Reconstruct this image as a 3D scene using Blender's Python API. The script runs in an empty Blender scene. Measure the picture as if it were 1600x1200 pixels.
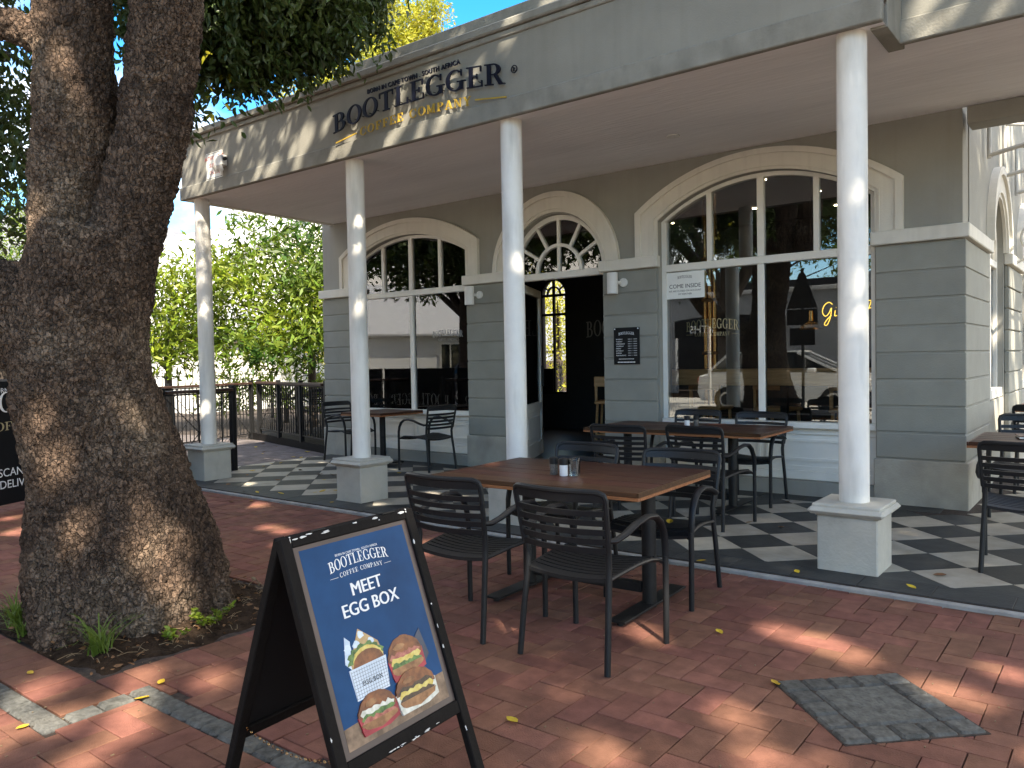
import bpy, bmesh, math, random
import numpy as np
from mathutils import Vector, Matrix, noise

random.seed(7)
np.random.seed(7)
SC = bpy.context.scene
COL = SC.collection
R = math.radians

# ------------------------------------------------------------------ camera
yaw, pitch, roll = R(37.8925), R(-1.6703), R(-1.0684)
fw = Vector((-math.sin(yaw) * math.cos(pitch), math.cos(yaw) * math.cos(pitch), math.sin(pitch)))
rt = Vector((math.cos(yaw), math.sin(yaw), 0.0))
up = rt.cross(fw)
rt2 = rt * math.cos(roll) + up * math.sin(roll)
up2 = up * math.cos(roll) - rt * math.sin(roll)
cam_d = bpy.data.cameras.new('camera')
cam_d.sensor_width = 36.0
cam_d.lens = 36.0 * 1240.56 / 1600.0
cam_d.clip_start = 0.05
cam_d.clip_end = 9000.0
cam = bpy.data.objects.new('camera', cam_d)
COL.objects.link(cam)
m = Matrix((rt2, up2, -fw)).transposed().to_4x4()
m.translation = Vector((0, 0, 1.42))
cam.matrix_world = m
SC.camera = cam

# ------------------------------------------------------------------ sky, sun, exposure
SUN_EL, SUN_AZ = R(46.0), Vector((0.81, -0.585))
SUN = Vector((SUN_AZ.x * math.cos(SUN_EL), SUN_AZ.y * math.cos(SUN_EL), math.sin(SUN_EL))).normalized()
CLOUD_OFF = (9.3, 5.1, 2.7)
world = bpy.data.worlds.new('World')
SC.world = world
world.use_nodes = True
wn = world.node_tree
wn.nodes.clear()
sky = wn.nodes.new('ShaderNodeTexSky')
sky.sky_type = 'NISHITA'
sky.sun_disc = False
sky.sun_elevation = SUN_EL
sky.sun_rotation = math.atan2(SUN_AZ.x, SUN_AZ.y)
sky.air_density = 1.0
sky.dust_density = 0.15
sky.ozone_density = 3.5
bg = wn.nodes.new('ShaderNodeBackground')
bg.inputs['Strength'].default_value = 0.15
wo = wn.nodes.new('ShaderNodeOutputWorld')
hsv = wn.nodes.new('ShaderNodeHueSaturation')
hsv.inputs['Saturation'].default_value = 1.4
wn.links.new(sky.outputs[0], hsv.inputs['Color'])
# broken white cloud over the blue
wtc = wn.nodes.new('ShaderNodeTexCoord')
wmp = wn.nodes.new('ShaderNodeMapping')
wmp.inputs['Location'].default_value = CLOUD_OFF
wmp.inputs['Scale'].default_value = (1.0, 1.0, 1.9)
wn.links.new(wtc.outputs['Generated'], wmp.inputs[0])
cno = wn.nodes.new('ShaderNodeTexNoise')
cno.inputs['Scale'].default_value = 1.7; cno.inputs['Detail'].default_value = 9; cno.inputs['Roughness'].default_value = 0.58
wn.links.new(wmp.outputs[0], cno.inputs['Vector'])
cmr = wn.nodes.new('ShaderNodeMapRange')
cmr.interpolation_type = 'SMOOTHSTEP'
cmr.inputs['From Min'].default_value = 0.435; cmr.inputs['From Max'].default_value = 0.60
wn.links.new(cno.outputs['Fac'], cmr.inputs['Value'])
cmx = wn.nodes.new('ShaderNodeMixRGB')
cmx.inputs[2].default_value = (7.6, 7.3, 6.8, 1)
wn.links.new(cmr.outputs[0], cmx.inputs[0]); wn.links.new(hsv.outputs[0], cmx.inputs[1])
wn.links.new(cmx.outputs[0], bg.inputs['Color'])
wn.links.new(bg.outputs[0], wo.inputs['Surface'])
sun_d = bpy.data.lights.new('sun', 'SUN')
sun_d.energy = 5.0
sun_d.angle = R(0.53)
sun_d.color = (1.0, 0.95, 0.86)
sun = bpy.data.objects.new('sun', sun_d)
COL.objects.link(sun)
sun.rotation_euler = SUN.to_track_quat('Z', 'Y').to_euler()
sun.location = (20, -15, 30)
SC.view_settings.view_transform = 'Standard'
SC.view_settings.look = 'None'
SC.view_settings.gamma = 1.0
SC.view_settings.use_curve_mapping = False
SC.view_settings.exposure = 1.75
SC.view_settings.use_white_balance = True
SC.view_settings.white_balance_temperature = 7300
SC.view_settings.white_balance_tint = 10
SC.render.engine = 'CYCLES'
SC.cycles.use_denoising = True
SC.cycles.max_bounces = 10
SC.cycles.diffuse_bounces = 5
SC.cycles.glossy_bounces = 4
SC.cycles.transparent_max_bounces = 16
SC.cycles.sample_clamp_indirect = 6.0
SC.cycles.caustics_reflective = False
SC.cycles.caustics_refractive = False

# ------------------------------------------------------------------ helpers: materials
def mat(name, col, rough=0.6, col2=None, var=0.12, scale=6.0, bump=0.0, bscale=60.0, metal=0.0,
        spec=0.4, rnd=0.0, attr=False, stretch=None, bdist=0.01, trans=0.0, detail=5.0, emit=None, coat=0.0, contrast=(0.3, 0.7)):
    m = bpy.data.materials.new(name)
    m.use_nodes = True
    nt = m.node_tree
    N, L = nt.nodes, nt.links
    p = N['Principled BSDF']
    p.inputs['Roughness'].default_value = rough
    p.inputs['Metallic'].default_value = metal
    p.inputs['Specular IOR Level'].default_value = spec
    if coat:
        p.inputs['Coat Weight'].default_value = coat
        p.inputs['Coat Roughness'].default_value = 0.15
    tc = N.new('ShaderNodeTexCoord')
    src = tc.outputs['Object']
    if stretch:
        mp = N.new('ShaderNodeMapping')
        mp.inputs['Scale'].default_value = stretch
        L.new(src, mp.inputs[0])
        src = mp.outputs[0]
    no = N.new('ShaderNodeTexNoise')
    no.noise_dimensions = '4D'
    no.inputs['Scale'].default_value = scale
    no.inputs['Detail'].default_value = detail
    no.inputs['Roughness'].default_value = 0.6
    L.new(src, no.inputs['Vector'])
    oi = N.new('ShaderNodeObjectInfo')
    mw = N.new('ShaderNodeMath'); mw.operation = 'MULTIPLY'; mw.inputs[1].default_value = 40.0
    L.new(oi.outputs['Random'], mw.inputs[0])
    L.new(mw.outputs[0], no.inputs['W'])
    rp = N.new('ShaderNodeValToRGB')
    c1 = tuple(max(0, c * (1 - var)) for c in col) + (1,)
    c2 = (tuple(min(1, c * (1 + var)) for c in col) if col2 is None else tuple(col2)) + (1,)
    rp.color_ramp.elements[0].color = c1
    rp.color_ramp.elements[1].color = c2
    rp.color_ramp.elements[0].position = contrast[0]
    rp.color_ramp.elements[1].position = contrast[1]
    L.new(no.outputs['Fac'], rp.inputs[0])
    out = rp.outputs[0]
    if rnd or attr:
        hs = N.new('ShaderNodeHueSaturation')
        fac = oi.outputs['Random']
        if attr:
            at = N.new('ShaderNodeAttribute'); at.attribute_name = 'tint'
            ad = N.new('ShaderNodeMath'); ad.operation = 'ADD'
            L.new(at.outputs['Fac'], ad.inputs[0]); L.new(oi.outputs['Random'], ad.inputs[1])
            fr = N.new('ShaderNodeMath'); fr.operation = 'FRACT'; L.new(ad.outputs[0], fr.inputs[0])
            fac = fr.outputs[0]
        mr = N.new('ShaderNodeMapRange')
        mr.inputs['To Min'].default_value = 1 - rnd; mr.inputs['To Max'].default_value = 1 + rnd
        L.new(fac, mr.inputs['Value'])
        L.new(mr.outputs[0], hs.inputs['Value'])
        mu = N.new('ShaderNodeMath'); mu.operation = 'MULTIPLY'; mu.inputs[1].default_value = 7.31
        L.new(fac, mu.inputs[0])
        f2 = N.new('ShaderNodeMath'); f2.operation = 'FRACT'; L.new(mu.outputs[0], f2.inputs[0])
        m2 = N.new('ShaderNodeMapRange')
        m2.inputs['To Min'].default_value = 0.5 - rnd * 0.05; m2.inputs['To Max'].default_value = 0.5 + rnd * 0.05
        L.new(f2.outputs[0], m2.inputs['Value']); L.new(m2.outputs[0], hs.inputs['Hue'])
        L.new(out, hs.inputs['Color'])
        out = hs.outputs[0]
    L.new(out, p.inputs['Base Color'])
    if bump:
        nb = N.new('ShaderNodeTexNoise')
        nb.inputs['Scale'].default_value = bscale
        nb.inputs['Detail'].default_value = 4
        L.new(src, nb.inputs['Vector'])
        bp = N.new('ShaderNodeBump')
        bp.inputs['Strength'].default_value = bump
        bp.inputs['Distance'].default_value = bdist
        L.new(nb.outputs['Fac'], bp.inputs['Height'])
        L.new(bp.outputs[0], p.inputs['Normal'])
    if trans:
        # thin leaf: part of the light passes through
        tr = N.new('ShaderNodeBsdfTranslucent')
        L.new(out, tr.inputs['Color'])
        mx = N.new('ShaderNodeMixShader'); mx.inputs[0].default_value = trans
        L.new(p.outputs[0], mx.inputs[1]); L.new(tr.outputs[0], mx.inputs[2])
        L.new(mx.outputs[0], N['Material Output'].inputs['Surface'])
    if emit:
        p.inputs['Emission Color'].default_value = tuple(emit[:3]) + (1,)
        p.inputs['Emission Strength'].default_value = emit[3]
    return m

def streaks(m, col, amount=0.35, scale=(14, 14, 0.6), lo=0.5, hi=0.72):
    """rain streaks / grime: mixes a stain colour in along vertical runs"""
    nt = m.node_tree; N, L = nt.nodes, nt.links
    p = N['Principled BSDF']
    src = p.inputs['Base Color'].links[0].from_socket
    tc = N.new('ShaderNodeTexCoord')
    mp = N.new('ShaderNodeMapping'); mp.inputs['Scale'].default_value = scale
    L.new(tc.outputs['Object'], mp.inputs[0])
    no = N.new('ShaderNodeTexNoise'); no.inputs['Scale'].default_value = 1.0; no.inputs['Detail'].default_value = 7
    L.new(mp.outputs[0], no.inputs['Vector'])
    mr = N.new('ShaderNodeMapRange'); mr.inputs['From Min'].default_value = lo; mr.inputs['From Max'].default_value = hi
    mr.inputs['To Max'].default_value = amount
    L.new(no.outputs['Fac'], mr.inputs['Value'])
    mx = N.new('ShaderNodeMixRGB'); mx.inputs[2].default_value = tuple(col) + (1,)
    L.new(mr.outputs[0], mx.inputs[0]); L.new(src, mx.inputs[1])
    L.new(mx.outputs[0], p.inputs['Base Color'])
    return m

def glass_mat(name, ior=2.0, tint=(0.95, 0.97, 0.96)):
    m = bpy.data.materials.new(name); m.use_nodes = True
    nt = m.node_tree; N, L = nt.nodes, nt.links
    N.remove(N['Principled BSDF'])
    t = N.new('ShaderNodeBsdfTransparent'); t.inputs[0].default_value = tint + (1,)
    g = N.new('ShaderNodeBsdfGlossy'); g.inputs['Roughness'].default_value = 0.0; g.inputs['Color'].default_value = (0.95, 0.97, 1, 1)
    f = N.new('ShaderNodeFresnel'); f.inputs['IOR'].default_value = ior
    mx = N.new('ShaderNodeMixShader')
    L.new(f.outputs[0], mx.inputs[0]); L.new(t.outputs[0], mx.inputs[1]); L.new(g.outputs[0], mx.inputs[2])
    L.new(mx.outputs[0], N['Material Output'].inputs['Surface'])
    return m

M = {}
M['wall'] = streaks(mat('wall_paint', (0.3, 0.29, 0.255), 0.85, var=0.07, scale=2.2, bump=0.25, bscale=90), (0.25, 0.23, 0.195), 0.25)
M['pier'] = mat('pier_paint', (0.262, 0.256, 0.22), 0.8, var=0.1, rnd=0.05, scale=3, bump=0.25, bscale=110)
M['pierbase'] = streaks(mat('pier_base_render', (0.38, 0.355, 0.3), 0.9, var=0.12, scale=5, bump=0.4, bscale=70), (0.2, 0.18, 0.15), 0.4, (5, 5, 3))
M['trim'] = streaks(mat('trim_paint', (0.69, 0.65, 0.57), 0.75, var=0.06, scale=4, bump=0.15, bscale=90), (0.52, 0.48, 0.41), 0.3)
M['fascia'] = streaks(mat('fascia_paint', (0.255, 0.245, 0.21), 0.85, var=0.08, scale=2.5, bump=0.2, bscale=80), (0.2, 0.19, 0.16), 0.3, (16, 16, 0.7))
M['fascialip'] = streaks(mat('fascia_lip_paint', (0.25, 0.24, 0.205), 0.9, var=0.16, scale=5, bump=0.35, bscale=70), (0.13, 0.12, 0.1), 0.5, (6, 6, 2.5), 0.52, 0.75)
M['soffit'] = streaks(mat('soffit_paint', (0.86, 0.84, 0.84), 0.8, var=0.06, scale=1.4, bump=0.35, bscale=14, stretch=(0.3, 1.6, 1), bdist=0.02), (0.7, 0.68, 0.66), 0.3, (0.6, 3, 3))
M['column'] = streaks(mat('column_paint', (0.8, 0.77, 0.71), 0.6, var=0.05, scale=5, bump=0.12, bscale=60), (0.4, 0.385, 0.34), 0.6, (8, 8, 1.3), 0.5, 0.74)
M['plinth'] = streaks(mat('plinth_paint', (0.47, 0.445, 0.38), 0.8, var=0.09, scale=6, bump=0.4, bscale=55), (0.26, 0.24, 0.2), 0.4, (5, 5, 3))
M['white'] = mat('white_joinery', (0.8, 0.765, 0.69), 0.45, var=0.05, scale=5, bump=0.05)
M['concrete'] = mat('concrete', (0.3, 0.29, 0.27), 0.95, var=0.25, scale=9, bump=0.5, bscale=80)
M['glass'] = glass_mat('window_glass')
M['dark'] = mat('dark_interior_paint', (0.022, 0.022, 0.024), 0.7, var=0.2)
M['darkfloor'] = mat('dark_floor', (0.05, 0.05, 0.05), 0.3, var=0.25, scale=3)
M['slate'] = mat('slate_tile', (0.034, 0.036, 0.036), 0.55, spec=0.25, col2=(0.056, 0.058, 0.056), scale=9, bump=0.25, bscale=50, rnd=0.16)
M['cream'] = mat('cream_tile', (0.33, 0.295, 0.235), 0.55, spec=0.3, col2=(0.46, 0.42, 0.345), scale=5, bump=0.15, bscale=50, rnd=0.1)
M['brick'] = mat('clay_paver', (0.148, 0.064, 0.045), 0.85, spec=0.2, col2=(0.225, 0.1, 0.07), scale=11, bump=0.8, bscale=150, rnd=0.2, attr=True, bdist=0.006)
M['greybrick'] = mat('grey_paver', (0.1, 0.085, 0.085), 0.85, col2=(0.16, 0.135, 0.13), scale=9, bump=0.4, bscale=90, rnd=0.2, attr=True)
M['joint'] = mat('joint_sand', (0.05, 0.037, 0.03), 0.95, var=0.6, scale=30, bump=0.5, bscale=150)
M['sett'] = mat('granite_sett', (0.065, 0.064, 0.058), 0.9, spec=0.15, col2=(0.145, 0.142, 0.13), scale=26, bump=0.8, bscale=60, rnd=0.18, bdist=0.012)
M['soil'] = mat('soil', (0.02, 0.013, 0.009), 1.0, spec=0.05, col2=(0.06, 0.04, 0.027), scale=14, bump=1.0, bscale=60, bdist=0.02)
M['bounce_paving'] = mat('bounce_street_paving', (0.42, 0.4, 0.36), 0.9, var=0.15, scale=30, bump=0.3, bscale=200)  # unseen street, paled so it bounces sunlight up under the veranda
M['chair'] = mat('charcoal_chair', (0.0115, 0.012, 0.0132), 0.45, var=0.15, scale=20, bump=0.08, bscale=300, spec=0.3)
M['black'] = mat('black_steel', (0.009, 0.009, 0.0095), 0.5, var=0.3, spec=0.3, scale=14, bump=0.15, bscale=90)
M['blackwood'] = mat('black_painted_wood', (0.009, 0.0075, 0.007), 0.7, var=0.3, spec=0.12, scale=12, bump=0.3, bscale=50)
M['wood'] = mat('dark_stained_wood', (0.042, 0.017, 0.0105), 0.42, spec=0.16, col2=(0.1, 0.043, 0.024), scale=3.0, stretch=(1.4, 16, 16), bump=0.25, bscale=9, rnd=0.3, bdist=0.004)
M['woodedge'] = mat('orange_wood_edge', (0.22, 0.075, 0.028), 0.5, col2=(0.38, 0.15, 0.055), scale=5, stretch=(1.5, 14, 14), bump=0.3, bscale=9)
M['barwood'] = mat('bar_wood', (0.5, 0.25, 0.09), 0.4, col2=(0.68, 0.38, 0.16), scale=4, stretch=(1, 10, 10))
M['redwood'] = mat('brown_rail_wood', (0.045, 0.02, 0.013), 0.5, var=0.3, scale=6)
M['navy'] = mat('navy_letter', (0.006, 0.007, 0.016), 0.5, spec=0.2, var=0.1)
M['gold'] = mat('gold_letter', (0.46, 0.3, 0.045), 0.4, var=0.15)
M['goldfoil'] = mat('gold_print', (0.42, 0.35, 0.2), 0.5, var=0.1)
M['greyprint'] = mat('grey_print', (0.3, 0.3, 0.3), 0.6, var=0.1)
M['whiteprint'] = mat('white_print', (0.8, 0.8, 0.8), 0.5, var=0.04)
M['blackprint'] = mat('black_print', (0.009, 0.009, 0.01), 0.6, spec=0.2, var=0.1)
M['redprint'] = mat('red_print', (0.5, 0.06, 0.04), 0.5, var=0.1)
M['blueposter'] = mat('blue_poster_print', (0.007, 0.043, 0.118), 0.4, col2=(0.013, 0.075, 0.2), scale=3.2, spec=0.12)
M['paper'] = mat('white_paper', (0.84, 0.84, 0.79), 0.7, var=0.05)
M['chip'] = mat('bare_primer', (0.68, 0.66, 0.63), 0.7, var=0.1)
M['leather'] = mat('brown_leather', (0.12, 0.045, 0.025), 0.4, var=0.25, scale=20, bump=0.2)
M['brass'] = mat('brass', (0.6, 0.33, 0.12), 0.25, metal=1.0, var=0.15)
M['neon'] = mat('neon_tube', (0.9, 0.7, 0.1), 0.4, emit=(1.0, 0.62, 0.08, 0.8))
M['downlight'] = mat('downlight_lens', (0.8, 0.8, 0.75), 0.4)
M['spot'] = mat('lit_spot', (0.9, 0.85, 0.7), 0.4, emit=(1.0, 0.85, 0.6, 9.0))
M['lampwhite'] = mat('lamp_white', (0.72, 0.7, 0.66), 0.45, var=0.05)
M['clear'] = glass_mat('drinking_glass', 1.45, (0.93, 0.95, 0.95))
M['steel'] = mat('steel_tube', (0.5, 0.48, 0.43), 0.5, var=0.12, metal=0.0)
M['crown'] = mat('camphor_leaf', (0.04, 0.07, 0.016), 0.45, col2=(0.08, 0.115, 0.026), scale=1.2, trans=0.33, rnd=0.25, attr=True, spec=0.5)
M['crowny'] = mat('yellow_green_leaf', (0.26, 0.3, 0.025), 0.5, col2=(0.46, 0.4, 0.04), scale=0.8, trans=0.4, rnd=0.25, attr=True)
M['crowng'] = mat('fresh_green_leaf', (0.035, 0.095, 0.012), 0.5, col2=(0.2, 0.26, 0.02), scale=0.55, trans=0.4, rnd=0.4, contrast=(0.38, 0.62), attr=True)
M['yleaf'] = mat('fallen_yellow_leaf', (0.6, 0.38, 0.02), 0.6, col2=(0.72, 0.52, 0.06), scale=30, trans=0.2, rnd=0.15)
M['bleaf'] = mat('fallen_brown_leaf', (0.16, 0.075, 0.03), 0.7, col2=(0.26, 0.13, 0.05), scale=30, rnd=0.2)
M['grass'] = mat('grass_blade', (0.09, 0.17, 0.025), 0.5, col2=(0.2, 0.28, 0.05), scale=4, trans=0.3, rnd=0.2)
M['twig'] = mat('dry_twig', (0.2, 0.14, 0.08), 0.8, var=0.3)
M['bgwhite'] = mat('sunlit_white_render', (0.7, 0.69, 0.66), 0.9, var=0.04)
M['shopwall'] = mat('shaded_shop_render', (0.3, 0.31, 0.33), 0.9, var=0.06)  # white shop wall with its bluish shade mixed into the colour
M['roofgrey'] = mat('pale_roof_sheet', (0.5, 0.5, 0.5), 0.6, var=0.1)
M['carwhite'] = mat('white_car_paint', (0.72, 0.72, 0.7), 0.2, var=0.02, coat=0.6)
M['cardark'] = mat('dark_car_paint', (0.03, 0.04, 0.055), 0.2, var=0.05, coat=0.6)
M['carglass'] = mat('car_glass', (0.01, 0.012, 0.014), 0.05, spec=0.6)
M['rubber'] = mat('tyre_rubber', (0.02, 0.02, 0.02), 0.8)
M['rim'] = mat('alloy_rim', (0.5, 0.5, 0.5), 0.3, metal=0.8)
M['mountain'] = mat('mountain_rock', (0.11, 0.115, 0.13), 0.95, col2=(0.2, 0.205, 0.22), scale=0.006, bump=0.6, bscale=0.01, bdist=30)
M['bark2'] = mat('grey_bark', (0.06, 0.045, 0.035), 0.9, var=0.35, scale=9, bump=0.8, bscale=30, bdist=0.03)

def bark_mat():
    m = bpy.data.materials.new('cracked_bark'); m.use_nodes = True
    nt = m.node_tree; N, L = nt.nodes, nt.links
    p = N['Principled BSDF']; p.inputs['Roughness'].default_value = 0.85; p.inputs['Specular IOR Level'].default_value = 0.25
    tc = N.new('ShaderNodeTexCoord')
    mp = N.new('ShaderNodeMapping'); mp.inputs['Scale'].default_value = (1, 1, 0.62)
    L.new(tc.outputs['Object'], mp.inputs[0])
    n0 = N.new('ShaderNodeTexNoise'); n0.inputs['Scale'].default_value = 17; n0.inputs['Detail'].default_value = 3
    L.new(mp.outputs[0], n0.inputs['Vector'])
    ad = N.new('ShaderNodeMixRGB'); ad.blend_type = 'ADD'; ad.inputs[0].default_value = 0.045
    L.new(mp.outputs[0], ad.inputs[1]); L.new(n0.outputs['Color'], ad.inputs[2])
    v = N.new('ShaderNodeTexVoronoi'); v.feature = 'DISTANCE_TO_EDGE'; v.inputs['Scale'].default_value = 42
    L.new(ad.outputs[0], v.inputs['Vector'])
    vc = N.new('ShaderNodeTexVoronoi'); vc.inputs['Scale'].default_value = 42
    L.new(ad.outputs[0], vc.inputs['Vector'])
    big = N.new('ShaderNodeTexNoise'); big.inputs['Scale'].default_value = 2.2; big.inputs['Detail'].default_value = 5
    L.new(tc.outputs['Object'], big.inputs['Vector'])
    rp = N.new('ShaderNodeValToRGB')
    e = rp.color_ramp.elements
    e[0].position = 0.3; e[0].color = (0.058, 0.037, 0.026, 1)
    e[1].position = 0.72; e[1].color = (0.22, 0.165, 0.118, 1)
    k = e.new(0.5); k.color = (0.122, 0.08, 0.055, 1)
    L.new(big.outputs['Fac'], rp.inputs[0])
    hs = N.new('ShaderNodeHueSaturation')
    sp = N.new('ShaderNodeSeparateColor'); L.new(vc.outputs['Color'], sp.inputs[0])
    mr = N.new('ShaderNodeMapRange'); mr.inputs['To Min'].default_value = 0.5; mr.inputs['To Max'].default_value = 1.45
    L.new(sp.outputs[0], mr.inputs['Value']); L.new(mr.outputs[0], hs.inputs['Value'])
    L.new(rp.outputs[0], hs.inputs['Color'])
    L.new(hs.outputs[0], p.inputs['Base Color'])
    cr = N.new('ShaderNodeMapRange'); cr.inputs['From Max'].default_value = 0.11
    L.new(v.outputs['Distance'], cr.inputs['Value'])
    nf = N.new('ShaderNodeTexNoise'); nf.inputs['Scale'].default_value = 75; nf.inputs['Detail'].default_value = 4
    L.new(tc.outputs['Object'], nf.inputs['Vector'])
    hm = N.new('ShaderNodeMath'); hm.operation = 'MULTIPLY_ADD'; hm.inputs[1].default_value = 1.1
    L.new(nf.outputs['Fac'], hm.inputs[0]); L.new(cr.outputs[0], hm.inputs[2])
    bp = N.new('ShaderNodeBump'); bp.inputs['Strength'].default_value = 1.0; bp.inputs['Distance'].default_value = 0.022
    L.new(hm.outputs[0], bp.inputs['Height']); L.new(bp.outputs[0], p.inputs['Normal'])
    return m
M['bark'] = bark_mat()

# ------------------------------------------------------------------ helpers: meshes and objects
ORG = {}

def thing(name, label, cat, loc=(0, 0, 0), rz=0.0, group=None):
    o = bpy.data.objects.new(name, None)
    o.empty_display_size = 0.1
    COL.objects.link(o)
    o.location = loc
    o.rotation_euler = (0, 0, rz)
    o['label'] = label
    o['category'] = cat
    if group:
        o['group'] = group
    ORG[o.name] = Vector(loc)
    return o

def tag(o, label, cat, group=None):
    o['label'] = label
    o['category'] = cat
    if group:
        o['group'] = group
    return o

class MB:
    def __init__(s):
        s.v = []; s.f = []; s.mi = []; s.k = 0
    def add(s, vs, fs, mi=None):
        n = len(s.v)
        s.v += [tuple(v) for v in vs]
        s.f += [tuple(i + n for i in f) for f in fs]
        s.mi += [s.k if mi is None else mi] * len(fs)
        return s
    def box(s, x0, x1, y0, y1, z0, z1, c=0.0, T=None):
        x0, x1 = min(x0, x1), max(x0, x1); y0, y1 = min(y0, y1), max(y0, y1); z0, z1 = min(z0, z1), max(z0, z1)
        if not c:
            vs = [(x, y, z) for x in (x0, x1) for y in (y0, y1) for z in (z0, z1)]
            fs = [(0, 1, 3, 2), (4, 6, 7, 5), (0, 4, 5, 1), (2, 3, 7, 6), (0, 2, 6, 4), (1, 5, 7, 3)]
        else:
            c = min(c, (x1 - x0) * .45, (y1 - y0) * .45, (z1 - z0) * .45)
            lo = (x0, y0, z0); hi = (x1, y1, z1)
            vs = []; idx = {}
            for a in (0, 1):
                for b in (0, 1):
                    for d in (0, 1):
                        sg = (a, b, d)
                        for ax in range(3):
                            p = []
                            for q in range(3):
                                base = hi[q] if sg[q] else lo[q]
                                if q != ax:
                                    base += -c if sg[q] else c
                                p.append(base)
                            idx[sg + (ax,)] = len(vs); vs.append(tuple(p))
            fs = []
            for ax in range(3):
                o1, o2 = [q for q in range(3) if q != ax]
                for sv in (0, 1):
                    loop = []
                    for (p1, p2) in ((0, 0), (1, 0), (1, 1), (0, 1)):
                        sg = [0, 0, 0]; sg[ax] = sv; sg[o1] = p1; sg[o2] = p2
                        loop.append(idx[tuple(sg) + (ax,)])
                    fs.append(tuple(loop))
                for p1 in (0, 1):
                    for p2 in (0, 1):
                        A = [0, 0, 0]; A[o1] = p1; A[o2] = p2; B = list(A); A[ax] = 0; B[ax] = 1
                        A, B = tuple(A), tuple(B)
                        fs.append((idx[A + (o1,)], idx[B + (o1,)], idx[B + (o2,)], idx[A + (o2,)]))
            for a in (0, 1):
                for b in (0, 1):
                    for d in (0, 1):
                        fs.append(tuple(idx[(a, b, d, ax)] for ax in range(3)))
        if T is not None:
            vs = [T @ Vector(v) for v in vs]
        return s.add(vs, fs)
    def prism(s, poly, d0, d1, T=None):
        """poly: list of (u, w); extruded along third axis d0..d1; coordinates (u, w, d) then T"""
        n = len(poly)
        vs = [Vector((u, w, d0)) for u, w in poly] + [Vector((u, w, d1)) for u, w in poly]
        fs = [tuple(range(n))[::-1], tuple(range(n, 2 * n))] + [(i, (i + 1) % n, n + (i + 1) % n, n + i) for i in range(n)]
        if T is not None:
            vs = [T @ v for v in vs]
        return s.add(vs, fs)
    def strip(s, A, B, d0, d1, T=None, closed=False):
        """prism between two equally long polylines A and B of (u, w)"""
        n = len(A)
        vs = [Vector((p[0], p[1], d)) for d in (d0, d1) for L_ in (A, B) for p in L_]
        a0, b0, a1, b1 = 0, n, 2 * n, 3 * n
        fs = []
        for i in range(n if closed else n - 1):
            j = (i + 1) % n
            fs += [(a0 + i, a0 + j, b0 + j, b0 + i), (a1 + i, b1 + i, b1 + j, a1 + j),
                   (a0 + i, a1 + i, a1 + j, a0 + j), (b0 + i, b0 + j, b1 + j, b1 + i)]
        if not closed:
            e = n - 1
            fs += [(a0, b0, b1, a1), (a0 + e, a1 + e, b1 + e, b0 + e)]
        if T is not None:
            vs = [T @ v for v in vs]
        return s.add(vs, fs)
    def tube(s, pts, r, seg=8, caps=True, flat=None, closed=False):
        pts = [Vector(p) for p in pts]
        n = len(pts)
        rs = r if isinstance(r, (list, tuple)) else [r] * n
        vs = []; fs = []
        prev = None
        for i, p in enumerate(pts):
            if closed:
                t = pts[(i + 1) % n] - pts[i - 1]
            else:
                t = pts[min(i + 1, n - 1)] - pts[max(i - 1, 0)]
            t.normalize()
            if prev is None:
                a = Vector((0, 0, 1)) if abs(t.z) < 0.9 else Vector((1, 0, 0))
                x = t.cross(a).normalized()
            else:
                x = (prev - t * prev.dot(t)).normalized()
            prev = x
            y = t.cross(x)
            for k in range(seg):
                a = 2 * math.pi * k / seg
                fx, fy = (1, 1) if flat is None else flat
                vs.append(p + x * (math.cos(a) * rs[i] * fx) + y * (math.sin(a) * rs[i] * fy))
        rng = n if closed else n - 1
        for i in range(rng):
            j = (i + 1) % n
            for k in range(seg):
                l = (k + 1) % seg
                fs.append((i * seg + k, i * seg + l, j * seg + l, j * seg + k))
        if caps and not closed:
            fs += [tuple(range(seg))[::-1], tuple((n - 1) * seg + k for k in range(seg))]
        return s.add(vs, fs)
    def lathe(s, prof, seg=24, c=(0, 0, 0), T=None):
        """prof: (radius, z)"""
        vs = []; fs = []
        for r, z in prof:
            for k in range(seg):
                a = 2 * math.pi * k / seg
                vs.append(Vector((r * math.cos(a) + c[0], r * math.sin(a) + c[1], z + c[2])))
        n = len(prof)
        for i in range(n - 1):
            for k in range(seg):
                l = (k + 1) % seg
                fs.append((i * seg + k, i * seg + l, (i + 1) * seg + l, (i + 1) * seg + k))
        fs += [tuple(range(seg))[::-1], tuple((n - 1) * seg + k for k in range(seg))]
        if T is not None:
            vs = [T @ v for v in vs]
        return s.add(vs, fs)
    def mesh(s, name, mats, smooth=False, org=None, fix=True):
        me = bpy.data.meshes.new(name)
        vs = s.v if org is None else [(v[0] - org[0], v[1] - org[1], v[2] - org[2]) for v in s.v]
        me.from_pydata(vs, [], s.f)
        if not isinstance(mats, (list, tuple)):
            mats = [mats]
        for mm in mats:
            me.materials.append(mm)
        if len(mats) > 1:
            me.polygons.foreach_set('material_index', s.mi)
        if fix:
            bm = bmesh.new(); bm.from_mesh(me)
            bmesh.ops.recalc_face_normals(bm, faces=bm.faces)
            bm.to_mesh(me); bm.free()
        if smooth:
            me.polygons.foreach_set('use_smooth', [True] * len(me.polygons))
            try:
                me.set_sharp_from_angle(angle=R(40))
            except Exception:
                pass
        me.update()
        return me
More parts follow.
